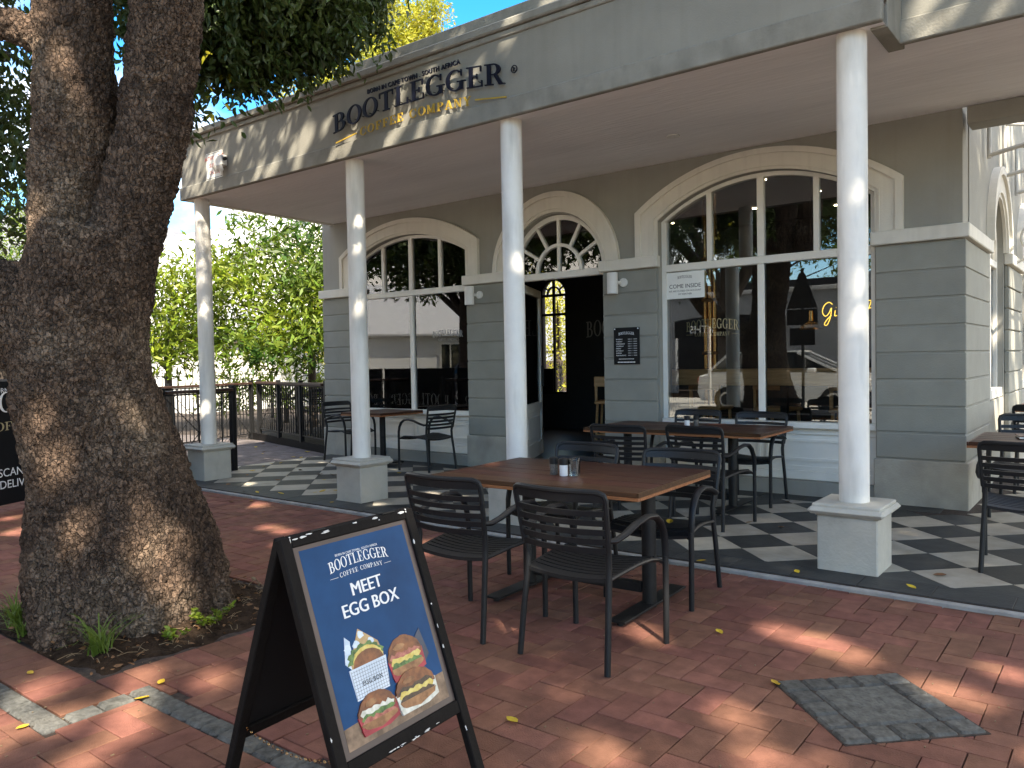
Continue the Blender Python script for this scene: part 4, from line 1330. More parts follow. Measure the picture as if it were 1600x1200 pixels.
for k, (x, y, rz, l) in enumerate(((-.52, 7.05, 12, 'brown leather menu lying lowest on the right table'), (-.47, 7.08, 4, 'brown leather menu lying on top of another at the right table'))):
    t = thing('menu', l, 'menu', (x, y, .771 + k * .024), R(rz), 'menus on the right table')
    MB().box(-.15, .17, -.11, .11, 0, .004, .001).build('cover', M['leather'], t, world=False)
    MB().box(-.145, .165, -.105, .105, .0045, .016).build('pages', M['paper'], t, world=False)
    MB().box(-.15, .17, -.11, .11, .0165, .0225, .001).build('cover', M['leather'], t, world=False)

# ------------------------------------------------------------------ sandwich board
ab = thing('sandwich_board', 'black wooden sandwich board with a blue poster of egg burgers', 'sandwich board', (-2.02, 1.72, 0))
Lp = Vector((-2.001, 1.428, .9)); uu = Vector((-.059, .998, 0)).normalized()
axd = Vector((.332, .02, -.943)).normalized()
TA = fr(Lp, uu, -axd)
WB = .590; LEN = .90 / .943
mb = MB()
mb.box(0, .040, -LEN, 0, -.028, 0, .003, TA); mb.box(WB - .040, WB, -LEN, 0, -.028, 0, .003, TA)
mb.box(.040, WB - .040, -.034, -.0, -.026, -.002, .003, TA); mb.box(.040, WB - .040, -.715, -.672, -.026, -.002, .003, TA)
ff = mb.build('front_frame', M['blackwood'], ab)
M['mount'] = mat('brown_mount_board', (0.075, 0.05, 0.045), 0.35, var=0.2)
MB().box(.0405, WB - .0405, -.6715, -.0345, -.016, -.011, 0, TA).build('mount_board', M['mount'], ab)
def flat(parent, name, pts, m, lay, T=None):
    T = TA if T is None else T
    return MB().prism([(p[0], -p[1]) for p in pts], -.0108, -.0108 + .00025 * lay, T).build(name, m, parent)
po = flat(ab, 'poster', [(.064, .048), (.526, .048), (.526, .652), (.064, .652)], M['blueposter'], 1)
PM = {k: mat('print_' + k, c, .35, c2, scale=sc, contrast=(.35, .65)) for k, c, c2, sc in (
    ('table', (.13, .075, .045), (.3, .19, .12), 22), ('kraft', (.42, .25, .09), (.52, .35, .17), 30), ('bun', (.10, .028, .01), (.3, .1, .03), 26),
    ('bunpale', (.2, .075, .025), (.42, .2, .08), 26), ('lettuce', (.03, .09, .02), (.14, .25, .06), 60), ('egg', (.6, .4, .05), (.72, .6, .2), 40),
    ('eggwhite', (.55, .54, .45), (.75, .73, .65), 50), ('bacon', (.3, .06, .045), (.55, .2, .14), 55), ('redbox', (.3, .015, .03), (.42, .03, .05), 12),
    ('char', (.03, .02, .015), (.12, .06, .03), 60), ('sleeve', (.6, .68, .78), (.7, .76, .84), 6), ('flower', (.5, .62, .75), (.7, .78, .85), 30), ('dusk', (.02, .03, .06), (.035, .05, .09), 9))}
def blob(cx, cy, rx, ry, n=20, wob=.1, a0=0, a1=360):
    k = n if a1 - a0 >= 360 else n + 1
    return [(cx + rx * (1 + random.uniform(-wob, wob)) * math.cos(R(a0 + (a1 - a0) * i / n)), cy - ry * (1 + random.uniform(-wob, wob)) * math.sin(R(a0 + (a1 - a0) * i / n))) for i in range(k)]
flat(po, 'print', [(.064, .588), (.3, .575), (.526, .566), (.526, .652), (.064, .652)], PM['table'], 2)
flat(po, 'print', [(.129, .416), (.150, .338), (.168, .356), (.150, .438)], PM['flower'], 3)
flat(po, 'print', [(.150, .42), (.210, .328), (.280, .385), (.290, .44), (.150, .44)], PM['kraft'], 4)
for x, y in ((.215, .348), (.252, .377), (.19, .372), (.152, .375)): flat(po, 'print', blob(x, y, .014, .011, 10, .25), PM['flower'], 5)
flat(po, 'print', blob(.218, .425, .076, .052, 22, .14, 0, 180), PM['lettuce'], 6)
flat(po, 'print', blob(.222, .432, .066, .048, 20, .05, 0, 180), PM['egg'], 7)
flat(po, 'print', blob(.222, .440, .066, .044, 20, .02, 0, 180), PM['bun'], 8)
flat(po, 'print', [(.136, .438), (.296, .436), (.280, .531), (.140, .531)], PM['sleeve'], 9)
mb = MB(); TPp = TA
for k in range(14):
    x = .142 + k * .0108; mb.prism([(x, -.442), (x + .0009, -.442), (x + .0009 - .002, -.528), (x - .002, -.528)], -.0084, -.0083, TA)
for k in range(9):
    y = .446 + k * .0098; mb.prism([(.142, -y), (.288, -y), (.288, -y - .0009), (.142, -y - .0009)], -.0082, -.0081, TA)
mb.build('print', PM['dusk'], po)
sans('EGG BOX', .02, TA @ Matrix.Translation((.218, -.495, -.0079)), M['blackprint'], 'lettering', po, .0001)
def burger(x0, x1, y0, y1, box, fill, layer, lid=None):
    cx = (x0 + x1) / 2; w = (x1 - x0) / 2; h = y1 - y0
    flat(po, 'print', [(x0, y0 + h * .5), (x0 + .02, y0 + h * .45), (x1 - .02, y0 + h * .42), (x1, y0 + h * .45), (x1, y1 - .012), (cx + w * .4, y1), (x0 + .01, y1)], PM[box], layer)
    flat(po, 'print', blob(cx, y0 + h * .54, w * .97, h * .53, 22, .03, 0, 180), PM['bun'], layer + 1)
    for k, fm in enumerate(fill):
        yy = y0 + h * (.45 + .11 * k)
        flat(po, 'print', [(cx - w * .88, yy + random.uniform(0, .006))] + [(cx - w * .88 + 2 * w * .88 * i / 12, yy - h * .07 + random.uniform(-.005, .005)) for i in range(1, 12)] + [(cx + w * .88, yy)] + [(cx + w * .88 - 2 * w * .88 * i / 12, yy + h * .1 + random.uniform(-.006, .006)) for i in range(1, 12)], PM[fm], layer + 2 + k)
    flat(po, 'print', blob(cx, y0 + h * .70, w * .90, h * .27, 18, .05, 180, 360), PM['bunpale' if box != 'char' else 'bun'], layer + 6)
    flat(po, 'print', blob(cx - w * .25, y0 + h * .25, w * .3, h * .08, 12, .2), PM['bunpale'], layer + 6)
    flat(po, 'print', [(x0 + .004, y1 - h * .16), (cx, y1 - h * .05), (x1 - .006, y1 - h * .2), (x1 - .002, y1 - .012), (cx + w * .4, y1), (x0 + .01, y1)], PM['redbox' if box != 'eggwhite' else 'eggwhite'], layer + 7)
flat(po, 'print', [(.43, .43), (.468, .40), (.485, .49), (.44, .525)], PM['dusk'], 10)
burger(.296, .46, .398, .531, 'redbox', ['bacon', 'egg', 'lettuce'], 11)
burger(.122, .290, .520, .634, 'redbox', ['eggwhite', 'lettuce', 'bacon'], 20)
burger(.288, .478, .508, .632, 'eggwhite', ['char', 'egg', 'char'], 29)
TT = TA @ Matrix.Translation((0, 0, -.0100))
for l in serif_text('BOOTLEGGER', TT, .034, .0004, gap=.03, arc=.012, width=.262, cx=.292, y0=-.142): l.build('logo', M['whiteprint'], po)
for l in serif_text('COFFEE COMPANY', TT, .0145, .0004, gap=.16, arc=.004, width=.19, cx=.292, y0=-.162): l.build('logo', M['whiteprint'], po)
sans('BORN IN CAPE TOWN . SOUTH AFRICA', .0105, TT @ Matrix.Translation((.292, -.094, 0)), M['whiteprint'], 'logo', po, .0002)
for x0 in (.155, .395): MB().box(x0, x0 + .034, -.1595, -.1585, 0, .0004, 0, TT).build('logo', M['whiteprint'], po)
heavy('MEET', .058, TT @ Matrix.Translation((.294, -.227, 0)), M['whiteprint'], 'headline', po, .0013)
heavy('EGG BOX', .058, TT @ Matrix.Translation((.294, -.286, 0)), M['whiteprint'], 'headline', po, .0013)
# chipped paint
mb = MB(); r_ = random.Random(5)
def chip(x, y, a, b):
    pts = [(x + a * (1 + r_.uniform(-.5, .4)) * math.cos(2 * math.pi * i / 7), y + b * (1 + r_.uniform(-.5, .4)) * math.sin(2 * math.pi * i / 7)) for i in range(7)]
    mb.prism(pts, -.0022, .0006, TA)
for k in range(9):
    chip(r_.choice((r_.uniform(.05, .26), r_.uniform(.30, .58))), r_.uniform(-.012, -.003) if k % 3 else r_.uniform(-.03, -.004), r_.uniform(.003, .02), r_.uniform(.0012, .0045))
for k in range(11):
    y = -r_.uniform(.0, .9) ** 2
    chip(r_.choice((.0035, .036, WB - .0035, WB - .037)), y, r_.uniform(.0008, .003), r_.uniform(.002, .010))
for k in range(12): chip(r_.uniform(.2, .46), -.712 + r_.uniform(0, .006), r_.uniform(.002, .014), r_.uniform(.001, .0025))
stuff(mb.build('paint_chip', M['chip'], ab))
axr = Vector((-.332, -.02, -.943)).normalized()
TR_ = fr(Lp + Vector((-.032, 0, 0)), uu, -axr)
mb = MB()
mb.box(0, .040, -LEN, 0, 0.0, .028, .003, TR_); mb.box(WB - .040, WB, -LEN, 0, 0, .028, .003, TR_)
mb.box(.040, WB - .040, -.034, 0, .002, .026, .003, TR_); mb.box(.040, WB - .040, -.715, -.672, .002, .026, .003, TR_)
rf = mb.build('rear_frame', M['blackwood'], ab)
MB().box(.0405, WB - .0405, -.6715, -.0345, .008, .014, 0, TR_).build('rear_panel', M['blackprint'], ab)
for x in (.12, .44):
    MB().box(x, x + .06, -.004, .0, -.03, .0, 0, TA @ Matrix.Translation((0, .004, 0))).build('hinge', M['black'], ab)
a_, b_ = TA @ Vector((.02, -.66, -.03)), TR_ @ Vector((.02, -.66, .0))
mb = MB()
for k in range(22):
    t = k / 21; p = a_.lerp(b_, t) - Vector((0, 0, .035 * math.sin(math.pi * t)))
    mb.tube([p + Vector((.006 * math.cos(i * 1.05), (.003 if k % 2 else 0) * math.sin(i * 1.05), .003 * math.sin(i * 1.05))) for i in range(6)], .0011, 4, closed=True)
stuff(mb.build('chain', M['brass'], ab))

# ------------------------------------------------------------------ black banners behind the tree
def banner(name, label, p0, d, length, h, lines, both=True):
    t = thing(name, label, 'banner', p0)
    T = fr(p0, (d[0], d[1], 0), (0, 0, 1))
    MB().box(0, length, .06, h, -.012, .012, .003, T).build('panel', M['blackprint'], t)
    for x in (.0, length - .03): MB().box(x, x + .03, 0, h + .01, -.03, -.0125, .003, T).build('post', M['black'], t)
    for x in (.1, length - .2): MB().box(x, x + .08, 0, .02, -.25, .25, .003, T).build('foot', M['black'], t)
    for (kind, txt, x, y, hh, m_, wd) in lines:
        TT_ = T @ Matrix.Translation((x, y, .0125))
        if kind == 's': serif_text(txt, TT_, hh, .001, gap=.05, arc=hh * .25, width=wd)[0].build('lettering', m_, t)
        else: sans(txt, hh, TT_, m_, 'lettering', t, .0006)
    return t, T
L_ = [('s', 'BOOTLEGGER', 1.37, .96, .20, M['whiteprint'], 2.0), ('s', 'COFFEE COMPANY', 1.335, .80, .085, M['goldfoil'], 1.45),
      ('t', 'BORN IN CAPE TOWN . SOUTH AFRICA', 1.37, 1.19, .075, M['whiteprint'], 0), ('t', 'SCAN FOR', 1.02, .345, .118, M['whiteprint'], 0), ('t', 'DELIVERY', 1.0, .225, .118, M['whiteprint'], 0)]
banner('banner_stand', 'black banner stand with white capitals, half hidden behind the big trunk', (-8.64, 2.41, 0), (-.42, .907), 2.5, 1.31, L_)
for k in range(3):
    bt, T_ = banner('banner_stand', ['black cafe banner left of the tree, first of the row', 'black cafe banner left of the tree, middle of the row', 'black cafe banner left of the tree, last of the row'][k], (-10.6 - 2.1 * k, 4.3, 0), (1, 0), 2.0, 1.30, [])
    T2 = fr((-8.6 - 2.1 * k, 4.3, 0), (-1, 0, 0), (0, 0, 1))
    serif_text('BOOTLEGGER', T2 @ Matrix.Translation((1.0, .5, .0125)), .24, .001, gap=.05, arc=.05, width=1.7)[0].build('lettering', M['greyprint'], bt)
    bt['group'] = 'row of black cafe banners'

# ------------------------------------------------------------------ the big tree
def leaves(name, P, D, Ls, Ws, m, parent=None, six=True, fold=.25):
    """P positions, D leaf directions, one folded leaf blade each"""
    n = len(P)
    D = D / (np.linalg.norm(D, axis=1, keepdims=True) + 1e-9)
    rv = np.random.normal(size=(n, 3)); rv[:, 2] += .9
    Sd = np.cross(D, rv); Sd /= (np.linalg.norm(Sd, axis=1, keepdims=True) + 1e-9)
    Nn = np.cross(Sd, D)
    L1 = Ls[:, None]; W1 = Ws[:, None] * .5
    if six:
        vs = np.stack([P, P + D * L1 * .3 + Sd * W1 * .95 + Nn * W1 * fold, P + D * L1 * .66 + Sd * W1 * .72 + Nn * W1 * fold,
                       P + D * L1 - Nn * L1 * .1, P + D * L1 * .66 - Sd * W1 * .72 + Nn * W1 * fold, P + D * L1 * .3 - Sd * W1 * .95 + Nn * W1 * fold], axis=1)
        fsz = 4; loops = np.array([0, 3, 2, 1, 0, 5, 4, 3]); k = 6; fpl = 2
    else:
        vs = np.stack([P, P + D * L1 * .5 + Sd * W1, P + D * L1, P + D * L1 * .5 - Sd * W1], axis=1)
        fsz = 4; loops = np.array([0, 1, 2, 3]); k = 4; fpl = 1
    me = bpy.data.meshes.new(name)
    me.vertices.add(n * k)
    me.vertices.foreach_set('co', vs.reshape(-1).astype(np.float32))
    lp = (loops[None, :] + (np.arange(n) * k)[:, None]).reshape(-1)
    me.loops.add(len(lp)); me.loops.foreach_set('vertex_index', lp.astype(np.int32))
    nf = n * fpl
    me.polygons.add(nf); me.polygons.foreach_set('loop_start', (np.arange(nf) * fsz).astype(np.int32))
    me.materials.append(m)
    me.update(calc_edges=True)
    a = me.attributes.new('tint', 'FLOAT', 'FACE')
    a.data.foreach_set('value', np.repeat(np.random.rand(n), fpl).astype(np.float32))
    o = bpy.data.objects.new(name, me); COL.objects.link(o)
    if parent is not None:
        o.parent = parent
        org = ORG.get(parent.name, Vector((0, 0, 0)))
        o.location = (-org.x, -org.y, -org.z)
    o['kind'] = 'stuff'
    return o

def blob_leaves(blobs, per, spread=.17, droop=.5, llen=(.10, .14), aspect=.42, shell=.0):
    """blobs: (cx, cy, cz, rx, ry, rz, n leaves). Leaves come in twig clusters"""
    PP, DD = [], []
    for (cx, cy, cz, rx, ry, rz, n) in blobs:
        nc = max(1, int(n / per))
        d = np.random.normal(size=(nc, 3)); d /= np.linalg.norm(d, axis=1, keepdims=True)
        r = (shell + (1 - shell) * np.random.rand(nc) ** .45)[:, None]
        lump = 1 + .18 * np.sin(d[:, 0:1] * 7 + cx * 3) * np.cos(d[:, 1:2] * 6 + cy)
        C0 = np.array([cx, cy, cz]) + d * r * lump * np.array([rx, ry, rz])
        tw = np.random.normal(size=(nc, 3)) * np.array([1, 1, .5]); tw[:, 2] -= droop
        tw /= np.linalg.norm(tw, axis=1, keepdims=True)
        t = np.random.rand(nc, per, 1)
        P = C0[:, None, :] + tw[:, None, :] * (t - .5) * spread * 3.2 + np.random.normal(size=(nc, per, 3)) * spread * .35
        D = tw[:, None, :] * .7 + np.random.normal(size=(nc, per, 3)) * .65; D[:, :, 2] -= droop * .5
        PP.append(P.reshape(-1, 3)); DD.append(D.reshape(-1, 3))
    P = np.concatenate(PP); D = np.concatenate(DD)
    Ls = np.random.uniform(llen[0], llen[1], len(P)); Ws = Ls * aspect * np.random.uniform(.8, 1.15, len(P))
    return P, D, Ls, Ws

tree = thing('camphor_tree', 'huge tree with cracked brown bark and forked trunk left of the sandwich board', 'tree', (-4.56, 2.2, 0))
mb = MB()
def tp(z, x, y, r): return (Vector((x, y, z)), r)
def rtube(pts, seg=20):
    mb.tube([p for p, r in pts], [r for p, r in pts], seg)
rtube([tp(-.25, -4.55, 2.22, .57), tp(-.05, -4.556, 2.218, .535), tp(.22, -4.559, 2.215, .52), tp(.59, -4.595, 2.187, .474), tp(.84, -4.635, 2.156, .43), tp(1.04, -4.675, 2.125, .405), tp(1.29, -4.722, 2.087, .392), tp(1.48, -4.735, 2.077, .366), tp(1.70, -4.722, 2.088, .345), tp(1.99, -4.68, 2.122, .325), tp(2.2, -4.65, 2.145, .30)], 32)
rtube([tp(1.8, -4.745, 2.07, .24), tp(2.2, -4.765, 2.055, .21), tp(2.43, -4.758, 2.06, .20), tp(2.79, -4.732, 2.08, .212), tp(3.15, -4.731, 2.081, .212), tp(3.5, -4.731, 2.081, .21), tp(4.3, -4.9, 1.9, .19), tp(5.2, -5.3, 1.5, .16)])
rtube([tp(1.6, -4.65, 2.14, .26), tp(1.95, -4.575, 2.20, .22), tp(2.24, -4.495, 2.265, .19), tp(2.42, -4.452, 2.298, .19), tp(2.78, -4.371, 2.361, .19), tp(3.14, -4.334, 2.39, .187), tp(3.5, -4.299, 2.417, .19), tp(4.3, -4.18, 2.52, .17), tp(5.4, -3.7, 2.7, .15)])
rtube([tp(1.55, -4.82, 2.01, .30), tp(1.77, -5.06, 1.825, .305), tp(1.84, -5.30, 1.64, .285), tp(2.2, -6.0, 1.1, .21), tp(2.9, -6.7, .6, .17)])
rtube([tp(3.2, -4.74, 2.07, .13), tp(3.36, -4.98, 1.89, .115), tp(3.45, -5.3, 1.65, .11), tp(3.8, -6.0, 1.2, .09)], 12)
for a, l, r in ((-70, .22, .15), (-20, .2, .15), (40, .2, .14), (-45, .2, .12), (80, .25, .14)):
    ca, sa = math.cos(R(a)), math.sin(R(a))
    rtube([tp(.5, -4.55 + ca * .32, 2.21 + sa * .32, r * .8), tp(.12, -4.53 + ca * .40, 2.22 + sa * .40, r * .95), tp(-.15, -4.53 + ca * (.46 + l * .35), 2.22 + sa * (.46 + l * .35), r * .8)], 12)
raw = mb.build('trunk', M['bark'])
md = raw.modifiers.new('r', 'REMESH'); md.mode = 'VOXEL'; md.voxel_size = 0.0095
bpy.context.view_layer.update()
me = bpy.data.meshes.new_from_object(raw.evaluated_get(bpy.context.evaluated_depsgraph_get()))
bpy.data.objects.remove(raw)
nv = len(me.vertices)
co = np.empty(nv * 3, np.float32); me.vertices.foreach_get('co', co); co = co.reshape(-1, 3)
# smooth the joins
ed = np.empty(len(me.edges) * 2, np.int32); me.edges.foreach_get('vertices', ed); ed = ed.reshape(-1, 2)
deg = np.bincount(ed.reshape(-1), minlength=nv)[:, None].astype(np.float32)
for it in range(9):
    acc = np.zeros_like(co)
    for ax in range(3):
        acc[:, ax] = np.bincount(ed[:, 0], co[ed[:, 1], ax], nv) + np.bincount(ed[:, 1], co[ed[:, 0], ax], nv)
    co = co * .4 + acc / deg * .6
me.vertices.foreach_set('co', co.reshape(-1)); me.update()
no = np.empty(nv * 3, np.float32); me.vertices.foreach_get('normal', no); no = no.reshape(-1, 3)
dsp = np.zeros(nv, np.float32)
vor, nz = noise.voronoi, noise.noise
for i in range(nv):
    x, y, z = co[i]
    if z > 4.2:
        continue
    q = Vector((x * 2.3, y * 2.3, z * 1.7))
    big = nz(q) * .032 + nz(q * 2.7) * .014
    lump = max(0, 1 - z / 1.1)
    big += nz(Vector((x * 6, y * 6, z * 5))) * .022 * lump
    wv = noise.noise_vector(Vector((x * 15, y * 15, z * 13)))
    j = Vector((x * 30 + 1.1 * wv.x, y * 30 + 1.1 * wv.y, z * 20 + 1.1 * wv.z))
    d, _p = vor(j)
    e = d[1] - d[0]
    dsp[i] = big + .020 * min(1, e / .2) * (.6 + .9 * abs(wv.y)) - .016 + .011 * nz(Vector((x * 24, y * 24, z * 13))) + .007 * nz(Vector((x * 52, y * 52, z * 34)))
co = co + no * dsp[:, None]
me.vertices.foreach_set('co', co.reshape(-1)); me.update()
me.transform(Matrix.Translation((4.56, -2.2, 0)))
me.materials.clear(); me.materials.append(M['bark'])
me.polygons.foreach_set('use_smooth', [True] * len(me.polygons)); me.name = 'trunk'
o = bpy.data.objects.new('trunk', me); COL.objects.link(o); o.parent = tree
limbs = [[(-5.2, 1.55, 5.0), (-5.9, .9, 6.4), (-6.6, .2, 7.6)], [(-5.2, 1.6, 5.0), (-5.0, 2.6, 6.5), (-5.6, 3.6, 7.6)], [(-3.8, 2.65, 5.3), (-2.6, 2.7, 6.4), (-1.0, 2.4, 7.2)],
         [(-3.75, 2.7, 5.3), (-3.4, 3.4, 6.6), (-2.8, 4.2, 7.6)], [(-3.9, 2.6, 5.1), (-2.9, 1.5, 6.4), (-1.8, .2, 7.3)], [(-6.6, .7, 2.85), (-7.4, .4, 4.2), (-8.2, .6, 5.4)], [(-5.0, 2.5, 5.2), (-5.4, 3.3, 5.0), (-5.7, 4.1, 4.9)], [(-6.6, .7, 2.85), (-7.1, 1.8, 3.8), (-7.3, 2.7, 4.0)]]
for l in limbs:
    MB().tube(l, [.14, .10, .045], 9).build('limb', M['bark2'], tree, smooth=True)

def aim(px, py, d):
    v = fw + rt2 * ((px - 800) / 1240.56) - up2 * ((py - 600) / 1240.56)
    return Vector((0, 0, 1.42)) + v * d

# sunlit gaps in the crowns: (point that the sun reaches, radius of the gap)
GAPS = [((-1.24, 4.0, 0), .20), ((-1.05, 3.9, 0), .17), ((-1.42, 4.05, 0), .14), ((-.55, 3.67, 0), .15), ((-.43, 4.07, 0), .12), ((-1.22, 2.97, 0), .12), ((-1.49, 2.4, 0), .13),
        ((-1.0, 2.7, 0), .12), ((-.72, 2.75, 0), .14), ((-.25, 3.3, 0), .15), ((-2.0, 3.64, 0), .10), ((-1.93, 3.58, 0), .09), ((-2.63, 3.34, 0), .09), ((-5.27, 3.84, 0), .15), ((-5.35, 4.35, 0), .2), ((-5.0, 4.1, 0), .14), ((-5.7, 4.1, 0), .12),
        ((-7.0, 4.72, 0), .2), ((-8.2, 5.4, 0), .28), ((-7.6, 5.2, 0), .25), ((-3.3, 1.97, 0), .12), ((-3.4, 1.64, 0), .16), ((-3.15, 1.5, 0), .18), ((-3.42, 1.38, 0), .12), ((-3.8, 1.44, 0), .13), ((-3.5, 1.15, 0), .18), ((-3.0, 1.25, 0), .1), ((-3.62, 1.82, 0), .1),
        ((-8.06, 3.27, 0), .3), ((-7.7, 2.8, 0), .25), ((-4.0, 4.43, 0), .2), ((-4.24, 4.5, 0), .22), ((-4.1, 4.25, 0), .15),
        ((-4.0, 2.05, .58), .13), ((-3.9, 2.1, .42), .13), ((-3.92, 2.12, .72), .10), ((-4.39, 1.76, 1.0), .10), ((-4.45, 1.73, 1.2), .1), ((-4.1, 2.0, 1.4), .06), ((-4.3, 1.82, .6), .1), ((-3.87, 2.16, .15), .1), ((-4.05, 2.02, .85), .07), ((-4.6, 1.75, 3.45), .2), ((-4.5, 1.9, 3.2), .1), ((-5.3, 1.55, 3.4), .12), ((-5.1, 1.7, 3.3), .12),
        ((-6.1, 5.38, 2.9), .10), ((-6.12, 5.38, 2.6), .08), ((-4.1, 5.38, 2.3), .08), ((-6.13, 5.38, 2.0), .07), ((-9.0, 5.38, .9), .14), ((-8.95, 5.38, 1.5), .10), ((-8.97, 5.38, 2.1), .08), ((-1.36, 5.38, 1.9), .05), ((-1.36, 5.38, 1.65), .05), ((-1.36, 5.38, 2.45), .05), ((-8.85, 5.3, .3), .12),
        ((-6.95, 5.28, 3.75), .12), ((-6.74, 5.28, 3.8), .15), ((-6.9, 5.28, 3.55), .12), ((-6.1, 5.28, 3.6), .18), ((-5.85, 5.28, 3.55), .14), ((-5.5, 5.28, 3.5), .16), ((-5.3, 5.28, 3.7), .18), ((-5.1, 5.28, 3.55), .16), ((-4.85, 5.28, 3.56), .18),
        ((-4.6, 5.28, 3.7), .12), ((-5.4, 5.28, 3.92), .14), ((-5.0, 5.28, 4.0), .12), ((-4.7, 5.28, 3.95), .12), ((-4.46, 5.28, 3.92), .10), ((-6.4, 5.28, 3.9), .1), ((-7.3, 5.28, 3.6), .12), ((-7.6, 5.28, 3.55), .1), ((-6.35, 5.28, 3.5), .12),
        ((-4.04, 5.28, 4.19), .12), ((-4.3, 5.5, 4.4), .12), ((-4.9, 5.5, 4.4), .14), ((-5.6, 5.5, 4.4), .14), ((-3.9, 5.6, 4.45), .12),
        ((-1.0, 5.75, 3.75), .12), ((-.85, 5.75, 3.62), .1), ((-.6, 5.75, 3.58), .08), ((-1.05, 5.75, 3.5), .07), ((-.9, 5.75, 3.9), .12),
        ((-2.0, 1.6, .93), .05), ((-2.04, 2.0, .92), .05)]
r2 = random.Random(11)
for k in range(60):                      # the sunlit side wall
    GAPS.append(((-1.13, r2.uniform(9.9, 16), r2.uniform(.6, 4.4)), r2.uniform(.10, .3)))
for k in range(14):
    GAPS.append(((r2.uniform(-9.5, -5.5), r2.uniform(3.0, 6.5), 0), r2.uniform(.08, .2)))
GQ = np.array([g[0] for g in GAPS]); GR = np.array([g[1] * (.45 if abs(g[0][1] - 5.28) < .15 else .62) for g in GAPS])
SV = np.array(SUN)
def carve(P, D, Ls, Ws):
    keep = np.ones(len(P), bool)
    C_ = P + D / (np.linalg.norm(D, axis=1, keepdims=True) + 1e-9) * Ls[:, None] * .5
    for q, r in zip(GQ, GR):
        w = C_ - q
        t = w @ SV
        d = np.linalg.norm(w - t[:, None] * SV, axis=1)
        wob = .62 + .55 * np.sin(C_[:, 0] * 7.3 + q[0] * 3) * np.cos(C_[:, 1] * 6.1 + C_[:, 2] * 4.0)
        keep &= ~((d < (r + Ls * .25) * (.55 + wob * .75)) & (t > .3))
    return P[keep], D[keep], Ls[keep], Ws[keep]
def outside_view(P, ymax=None):
    """leaves must stay out of the open space under the veranda and in front of the camera"""
    V = P - np.array([0, 0, 1.42])
    d = V @ np.array(fw); x = 800 + 1240.56 * (V @ np.array(rt2)) / np.maximum(d, .01); y = 600 - 1240.56 * (V @ np.array(up2)) / np.maximum(d, .01)
    return (d < .2) | (x < -60) | (x > 1660) | (y < -45) | (y > 1260)

big = [(-4.9, 2.0, 7.6, 2.6, 2.4, 1.5, 9000), (-6.9, 1.4, 6.0, 2.0, 1.9, 1.3, 5000)]
P, D, Ls, Ws = blob_leaves(big, 14, .2, .45, (.12, .17), .46)
k = outside_view(P); P, D, Ls, Ws = P[k], D[k], Ls[k], Ws[k]
leaves('crown', *carve(P, D, Ls, Ws), M['crown'], tree, six=False)
skirt = [(-7.2, 2.4, 3.55, 1.1, .9, 1.35, 9000), (-7.9, 1.9, 4.2, 1.2, 1.0, 1.2, 6000), (-5.6, 3.3, 4.6, .8, .7, .7, 5000)]
for px, py, d, r, n in ((400, 20, 6.0, .85, 7500), (480, 20, 6.3, .75, 6500), (545, 35, 6.5, .48, 3600), (440, 95, 6.2, .5, 3800), (370, 110, 6.0, .42, 3000), (575, 5, 6.6, .4, 2200), (500, 90, 6.4, .36, 1900), (335, 180, 5.9, .22, 700), (400, 150, 6.1, .24, 700), (310, 60, 5.8, .5, 3200), (535, 100, 6.5, .22, 600), (318, 225, 5.9, .1, 130)):
    c = aim(px - 28, py - 42, d)
    skirt.append((c.x, c.y, c.z, r, r, r * .8, n))
P, D, Ls, Ws = blob_leaves(skirt, 18, .13, .8, (.055, .09), .44)
leaves('crown', *carve(P, D, Ls, Ws), M['crown'], tree, six=True)
P, D, Ls, Ws = blob_leaves([(a, b, c, d_ * 1.0, e, f_, 10) for (a, b, c, d_, e, f_, n) in skirt], 2, .1, .8, (.08, .11), .5)
leaves('yellow_leaf', P, D, Ls, Ws, M['crowny'], tree, six=True)

# the second tree stands behind the camera and shades the right half of the picture
t2 = thing('shade_tree', 'spreading street tree at the kerb shading the right half of the pavement', 'tree', (3.6, -2.4, 0))
MB().tube([(3.6, -2.4, -.1), (3.6, -2.4, .8), (3.6, -2.5, 3.0), (3.8, -2.5, 5.6), (4.4, -2.5, 8.2)], [.55, .42, .36, .3, .2], 16).build('trunk', M['bark2'], t2, smooth=True)
for l in ([(3.8, -2.5, 5.4), (5.6, -1.6, 8.0), (8.6, -1.0, 10.4)], [(4.2, -2.5, 7.6), (2.2, -2.0, 9.2), (-.2, -1.6, 10.4)], [(3.7, -2.5, 5.0), (4.2, -4.0, 8.0), (5.0, -5.6, 10.4)], [(4.0, -2.5, 6.8), (2.6, -.4, 8.6), (1.0, 1.6, 9.6)]):
    MB().tube(l, [.2, .13, .05], 8).build('limb', M['bark2'], t2, smooth=True)
P, D, Ls, Ws = blob_leaves([(5.2, -2.6, 11.2, 6.4, 5.0, 1.9, 84000), (0.4, -1.6, 10.6, 3.2, 3.4, 1.5, 27000), (10.2, -1.0, 10.8, 3.2, 3.6, 1.5, 20000), (0.6, 1.7, 9.6, 3.8, 1.5, 1.2, 20000), (5.0, 2.2, 10.6, 3.0, 2.0, 1.3, 17000), (5.8, 6.4, 11.0, 3.0, 4.4, 1.4, 20000)], 14, .24, .45, (.15, .21), .46)
k = outside_view(P); P, D, Ls, Ws = P[k], D[k], Ls[k], Ws[k]
leaves('crown', *carve(P, D, Ls, Ws), M['crown'], t2, six=False)

